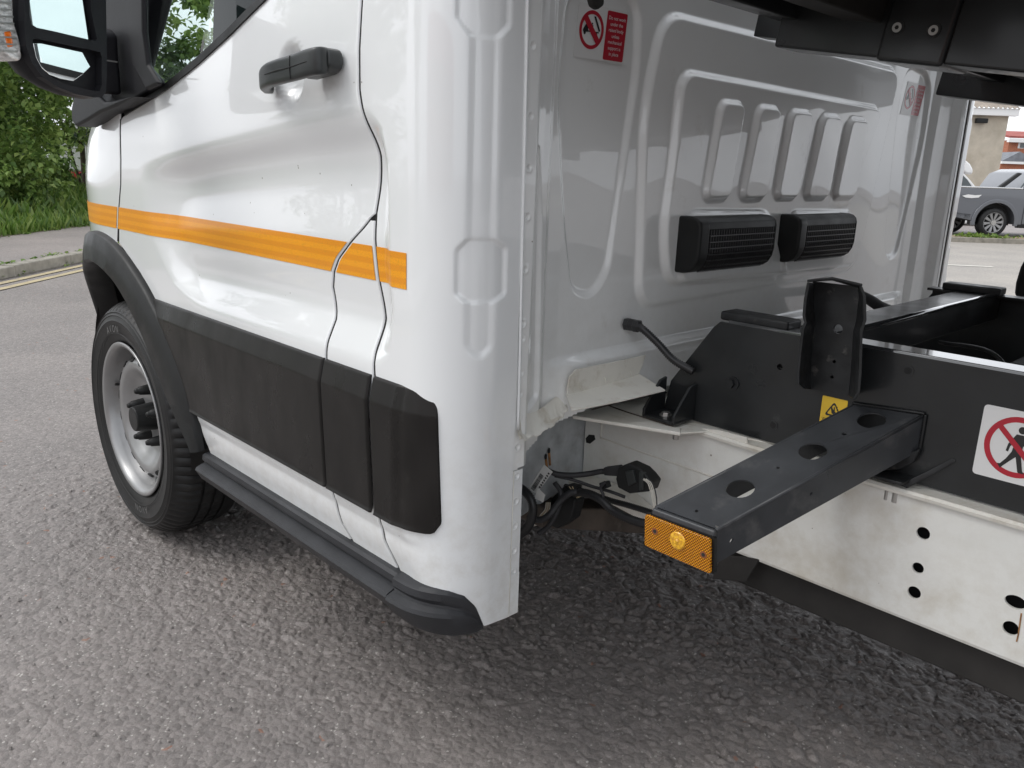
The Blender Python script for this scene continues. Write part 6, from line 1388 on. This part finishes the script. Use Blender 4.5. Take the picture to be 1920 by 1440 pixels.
n = 260; uu = rng.normal(0, 0.28, n); P_ = np.array([list(GP(0, Dk + 0.3, 0.09))]) + np.outer(uu + (onD((1855, 450), Dk) - Vector(CAM)).dot(RH), np.array(RH)) + np.outer(rng.normal(0, 0.08, n), np.array(FH)); V, F = leaves(P_, 0.09, -0.6)
o = fast_mesh('grass_tuft', V, F, np.repeat(rng.uniform(0.3, 1, n), 5), MT['grass']); tag(o, kind='stuff')

# ---- pickup
def pickup():
    D = Dp; c = onD((1858, 447), D); c.z = 0.02; K = 0.80
    o = thing('pickup_truck', tuple(c), 'grey double-cab pickup with silver ten-spoke wheel parked across the road', 'pickup')
    paint = mat('blue_grey_metallic_paint', (0.13, 0.137, 0.152), 0.3, metal=0.45, coat=1.0); blk = MT['plastic']
    def pt(x, z, dd=0): return c + (RH * x + Vector((0, 0, z)) + FH * dd) * K
    ar = [pt(0.50 * math.cos(a), 0.38 + 0.50 * math.sin(a)) for a in np.linspace(PI + 0.1, -0.1, 22)]
    pts = [pt(-1.28, 0.52), pt(-0.50, 0.40)] + ar[1:-1] + [pt(0.52, 0.36), pt(2.62, 0.36), pt(2.62, 1.02), pt(0.72, 1.05), pt(-1.28, 1.18)][0:0] + [pt(0.52, 0.34), pt(0.70, 0.34), pt(0.70, 1.22), pt(-1.26, 1.22), pt(-1.30, 1.05)]
    prism('bed_side', pts, FH * 1.8, paint, o, 0.03, seg=3)
    prism('cab_body', [pt(0.712, 0.34), pt(2.70, 0.34), pt(2.70, 1.16), pt(2.10, 1.20), pt(1.75, 1.24), pt(0.712, 1.22)], FH * 1.8, paint, o, 0.03, seg=3)
    prism('cab_roof', [pt(0.58, 1.225, 0.08), pt(0.86, 1.62, 0.16), pt(1.15, 1.74, 0.16), pt(1.9, 1.72, 0.16), pt(2.5, 1.225, 0.08)], FH * 1.62, paint, o, 0.04, seg=3)
    prism('side_window', [pt(0.95, 1.26, 0.075), pt(1.10, 1.60, 0.14), pt(1.9, 1.60, 0.14), pt(2.3, 1.26, 0.075)], FH * 0.01, MT['car_glass'], o)
    prism('rear_quarter_glass', [pt(0.56, 1.235, 0.12), pt(0.80, 1.60, 0.15), pt(0.90, 1.60, 0.13), pt(0.80, 1.235, 0.06)], FH * 0.01, MT['car_glass'], o)
    prism('sports_bar', [pt(-0.05, 1.225, 0.05), pt(0.10, 1.225, 0.05), pt(0.62, 1.62, 0.18), pt(0.52, 1.64, 0.18)], FH * 0.10, blk, o, 0.02)
    prism('bed_rail', [pt(-1.26, 1.222), pt(0.60, 1.222), pt(0.60, 1.262), pt(-1.26, 1.262)], FH * 0.07, mat('bright_rail', (0.6, 0.6, 0.6), 0.2, metal=0.8), o, 0.01)
    # arch flare
    th = np.linspace(-0.15, PI + 0.15, 24); A = [pt(0.60 * math.cos(a), 0.38 + 0.58 * math.sin(a), -0.03) for a in th]; B = [pt(0.50 * math.cos(a), 0.38 + 0.49 * math.sin(a), -0.03) for a in th]
    prism('wheel_arch_flare', A + B[::-1], FH * 0.05, paint, o, 0.008)
    prism('arch_cavity', [pt(0.5 * math.cos(a), 0.38 + 0.49 * math.sin(a), 0.20) for a in th], FH * 0.02, MT['black_gap'], o)
    prism('sill', [pt(0.62, 0.26), pt(2.6, 0.26), pt(2.6, 0.36), pt(0.62, 0.36)], FH * 0.1, blk, o, 0.01)
    prism('rear_bumper', [pt(-1.42, 0.48), pt(-0.62, 0.40), pt(-0.58, 0.60), pt(-1.42, 0.68)], FH * 1.8, blk, o, 0.03)
    prism('mud_flap', [pt(-0.50, 0.30, 0.1), pt(-0.46, 0.30, 0.1), pt(-0.42, 0.55, 0.1), pt(-0.52, 0.55, 0.1)], FH * 0.2, blk, o)
    prism('tail_decal', [pt(-0.95, 1.02, -0.034), pt(-0.80, 1.06, -0.034), pt(-0.62, 1.045, -0.034), pt(-0.45, 1.06, -0.034), pt(-0.52, 0.99, -0.034), pt(-0.70, 0.97, -0.034), pt(-0.85, 0.98, -0.034)], FH * 0.001, MT['car_white'], o)
    for x, yy in ((0.0, 0.02), (-0.30, 1.45), (3.1, 0.02)):
        q = pt(x, 0.37, yy); w_ = lathe('wheel', [(r * K, o_ * K) for r, o_ in [(0.25, 0.0), (0.30, -0.01), (0.36, 0.02), (0.375, 0.06), (0.375, 0.20), (0.25, 0.22)]], q, FH, MT['rubber'], o, 48, u0=RH)
        lathe('rim', [(r * K, o_ * K) for r, o_ in [(0.26, 0.0), (0.25, -0.005), (0.24, 0.02), (0.235, 0.08)]], q, FH, MT['steel_wheel'], w_, 40, u0=RH)
        cyl('rim_back', q + FH * 0.056, q + FH * 0.064, 0.24 * K, MT['black_gap'], w_, 32)
        for k in range(10):
            a = 2 * PI * k / 10 + 0.1; u = (RH * math.cos(a) + Vector((0, 0, 1)) * math.sin(a)) * K; v = (RH * -math.sin(a) + Vector((0, 0, 1)) * math.cos(a)) * K
            prism('spoke', [q + u * 0.04 - v * 0.016 + FH * 0.01, q + u * 0.04 + v * 0.016 + FH * 0.01, q + u * 0.24 + v * 0.036, q + u * 0.24 - v * 0.036], FH * 0.03, MT['steel_wheel'], w_)
        cyl('hub', q + FH * -0.01, q + FH * 0.03, 0.05, MT['bare'], w_, 20)
pickup()
def van_right():
    D = Dp + 4.5; c = onD((1800, 440), D); c.z = 0.02; o = thing('white_van', tuple(c), 'white van with a rounded roof pod standing behind the grey pickup', 'van')
    pl = lambda pts, dd=0: [onD(p, D + dd) for p in pts]
    prism('body', pl([(1700, 350), (1808, 350), (1834, 358), (1850, 366), (1850, 420), (1700, 420)]), FH * 1.8, MT['car_white'], o, 0.05)
    prism('cab', pl([(1700, 322), (1806, 322), (1818, 335), (1832, 352), (1806, 352), (1700, 352)]), FH * 1.7, MT['car_white'], o, 0.04)
    prism('side_window', pl([(1780, 327), (1804, 327), (1814, 337), (1822, 349), (1780, 349)], -0.015), FH * 0.01, MT['car_glass'], o)
    prism('roof_pod', pl([(1700, 322), (1700, 285), (1790, 290), (1808, 297), (1820, 307), (1826, 318), (1824, 328), (1812, 326), (1806, 322)]), FH * 1.6, MT['car_white'], o, 0.06, seg=3)
van_right()

# ---- buildings
MT['render'] = mat('pebble_dashed_render', (0.48, 0.43, 0.35), 0.9, var=0.1, vscale=3, dirt=(0.36, 0.31, 0.24), dscale=1.6, dpos=(0.45, 0.8), bump=0.8, bscale=25)
MT['corr'] = mat('corrugated_sheet', (0.30, 0.26, 0.22), 0.85, var=0.25, vscale=3); MT['upvc'] = mat('white_upvc', (0.78, 0.78, 0.77), 0.4)
def brick_mat(sc=1.0):
    m = bpy.data.materials.new('red_brick'); m.use_nodes = True; nt = m.node_tree; b = nt.nodes['Principled BSDF']; tc = nt.nodes.new('ShaderNodeTexCoord')
    mp = nt.nodes.new('ShaderNodeMapping'); mp.inputs['Rotation'].default_value = (PI / 2, 0, math.atan2(RH.y, RH.x)); br = nt.nodes.new('ShaderNodeTexBrick'); nt.links.new(tc.outputs['Object'], mp.inputs[0]); nt.links.new(mp.outputs[0], br.inputs[0])
    br.inputs['Scale'].default_value = 4.4; br.inputs['Color1'].default_value = (0.34, 0.105, 0.055, 1); br.inputs['Color2'].default_value = (0.42, 0.15, 0.075, 1); br.inputs['Mortar'].default_value = (0.36, 0.27, 0.21, 1); br.inputs['Mortar Size'].default_value = 0.012
    nt.links.new(br.outputs[0], b.inputs['Base Color']); b.inputs['Roughness'].default_value = 0.9; return m
MT['brick'] = brick_mat(); MT['tiles'] = mat('red_roof_tiles', (0.33, 0.09, 0.075), 0.85, var=0.2, vscale=3); MT['slate'] = mat('grey_slate', (0.17, 0.18, 0.20), 0.7, var=0.2, vscale=4)
def building_a():
    D = 30.0; q = onD((1860, 400), D); q.z = 0; o = thing('rendered_building', tuple(q), 'pale pebble-dashed building with corrugated roof edge above the pickup', 'building')
    P_ = lambda p, dd=0: onD(p, D + dd)
    tl, tr_ = P_((1640, 205)), P_((1901, 212)); x0, x1, zt_ = (tl - Vector(CAM)).dot(RH), (tr_ - Vector(CAM)).dot(RH), tr_.z
    g = lambda u, z, dd=0: Vector(CAM) + RH * u + FH * (D + dd) + Vector((0, 0, z - CAM[2]))
    prism('wall', [g(x0, 0), g(x1 - 0.15, 0), g(x1 - 0.15, zt_), g(x0, zt_)], FH * 8, MT['render'], o)
    prism('fascia', [g(x0, zt_ - 0.12, -0.25), g(x1 + 0.05, zt_ - 0.12, -0.25), g(x1 + 0.05, zt_ + 0.12, -0.25), g(x0, zt_ + 0.12, -0.25)], FH * 0.24, MT['upvc'], o, 0.01)
    rise = 0.62; k = int((x1 - x0) / 0.16)
    V, F = [], []
    for i in range(k * 4 + 1):
        u = x0 + (x1 + 0.05 - x0) * i / (k * 4); w = 0.035 * math.sin(2 * PI * i / 4)
        V += [g(u, zt_ + 0.13 + w, -0.30), g(u, zt_ + rise + w, 0.9)]
    for i in range(k * 4): F.append((2 * i, 2 * i + 2, 2 * i + 3, 2 * i + 1))
    mesh_ob('corrugated_roof', V, F, MT['corr'], o, smooth=True)
    prism('floodlight', [g(x1 - 1.35, zt_ - 0.38, -0.2), g(x1 - 0.95, zt_ - 0.38, -0.2), g(x1 - 0.95, zt_ - 0.22, -0.2), g(x1 - 1.35, zt_ - 0.22, -0.2)], FH * 0.15, MT['plastic'], o, 0.02)
building_a()
def building_b():
    D = 46.0; q = onD((1930, 400), D); q.z = 0; o = thing('brick_house', tuple(q), 'red brick house with red tiled roof and white window at the right edge', 'house')
    u0 = (onD((1886, 300), D) - Vector(CAM)).dot(RH); zz_ = lambda y: onD((1905, y), D).z
    g = lambda u, z, dd=0: Vector(CAM) + RH * u + FH * (D + dd) + Vector((0, 0, z - CAM[2]))
    zw = zz_(263)
    prism('wall', [g(u0, 0), g(u0 + 9, 0), g(u0 + 9, zw), g(u0, zw)], FH * 7, MT['brick'], o)
    prism('roof', [g(u0 - 0.2, zw + 0.1, -0.3), g(u0 + 9.2, zw + 0.1, -0.3), g(u0 + 9.2, zz_(244), 2.5), g(u0 - 0.2, zz_(244), 2.5)], (0, 0, 0.1), MT['tiles'], o)
    prism('gutter', [g(u0 - 0.2, zw - 0.12, -0.32), g(u0 + 9.2, zw - 0.12, -0.32), g(u0 + 9.2, zw + 0.08, -0.32), g(u0 - 0.2, zw + 0.08, -0.32)], FH * 0.2, MT['upvc'], o)
    uw = (onD((1908, 275), D) - Vector(CAM)).dot(RH)
    w = prism('window', [g(uw, zz_(278), -0.03), g(uw + 1.6, zz_(278), -0.03), g(uw + 1.6, zz_(267), -0.03), g(uw, zz_(267), -0.03)], FH * 0.02, MT['upvc'], o)
    prism('pane', [g(uw + 0.1, zz_(277), -0.04), g(uw + 1.5, zz_(277), -0.04), g(uw + 1.5, zz_(268), -0.04), g(uw + 0.1, zz_(268), -0.04)], FH * 0.01, MT['car_glass'], w)
    D2 = -3.0; ue = (onD((1878, 300), D + D2) - Vector(CAM)).dot(RH); z1, z0 = onD((1900, 303), D + D2).z, onD((1900, 288), D + D2).z
    prism('porch_wall', [g(ue, 0, D2), g(ue + 1.7, 0, D2), g(ue + 1.7, z1, D2), g(ue, z1, D2)], FH * 2.9, MT['brick'], o)
    prism('porch_roof', [g(ue - 0.1, z1 + 0.01, D2 - 0.2), g(ue + 0.75, z0 + 0.1, D2 - 0.2), g(ue + 1.8, z1 + 0.01, D2 - 0.2)], FH * 3.0, MT['slate'], o)
    prism('porch_fascia', [g(ue - 0.1, z1 - 0.12, D2 - 0.22), g(ue + 1.8, z1 - 0.12, D2 - 0.22), g(ue + 1.8, z1, D2 - 0.22), g(ue - 0.1, z1, D2 - 0.22)], FH * 0.1, MT['upvc'], o)
building_b()
def terrace():  # out-of-view houses, added only to give the paint something to reflect
    o = thing('reflection_terrace', (6, -34, 0), 'row of red brick houses added unseen behind the viewer for the paint to reflect', 'building')
    boxo('wall', (-6, -41, 0), (26, -34, 5.2), MT['brick'], o)
    prism('roof', [(-6.3, -33.7, 5.2), (-6.3, -41.3, 5.2), (-6.3, -37.5, 7.8)], (32.6, 0, 0), MT['tiles'], o)
    for k in range(7):
        for z in (0.9, 3.3):
            f_ = boxo('window', (-4.5 + k * 4.4, -33.97, z), (-2.9 + k * 4.4, -33.93, z + 1.2), MT['upvc'], o); boxo('pane', (-4.4 + k * 4.4, -33.92, z + 0.1), (-3.0 + k * 4.4, -33.91, z + 1.1), MT['car_glass'], f_)
terrace()
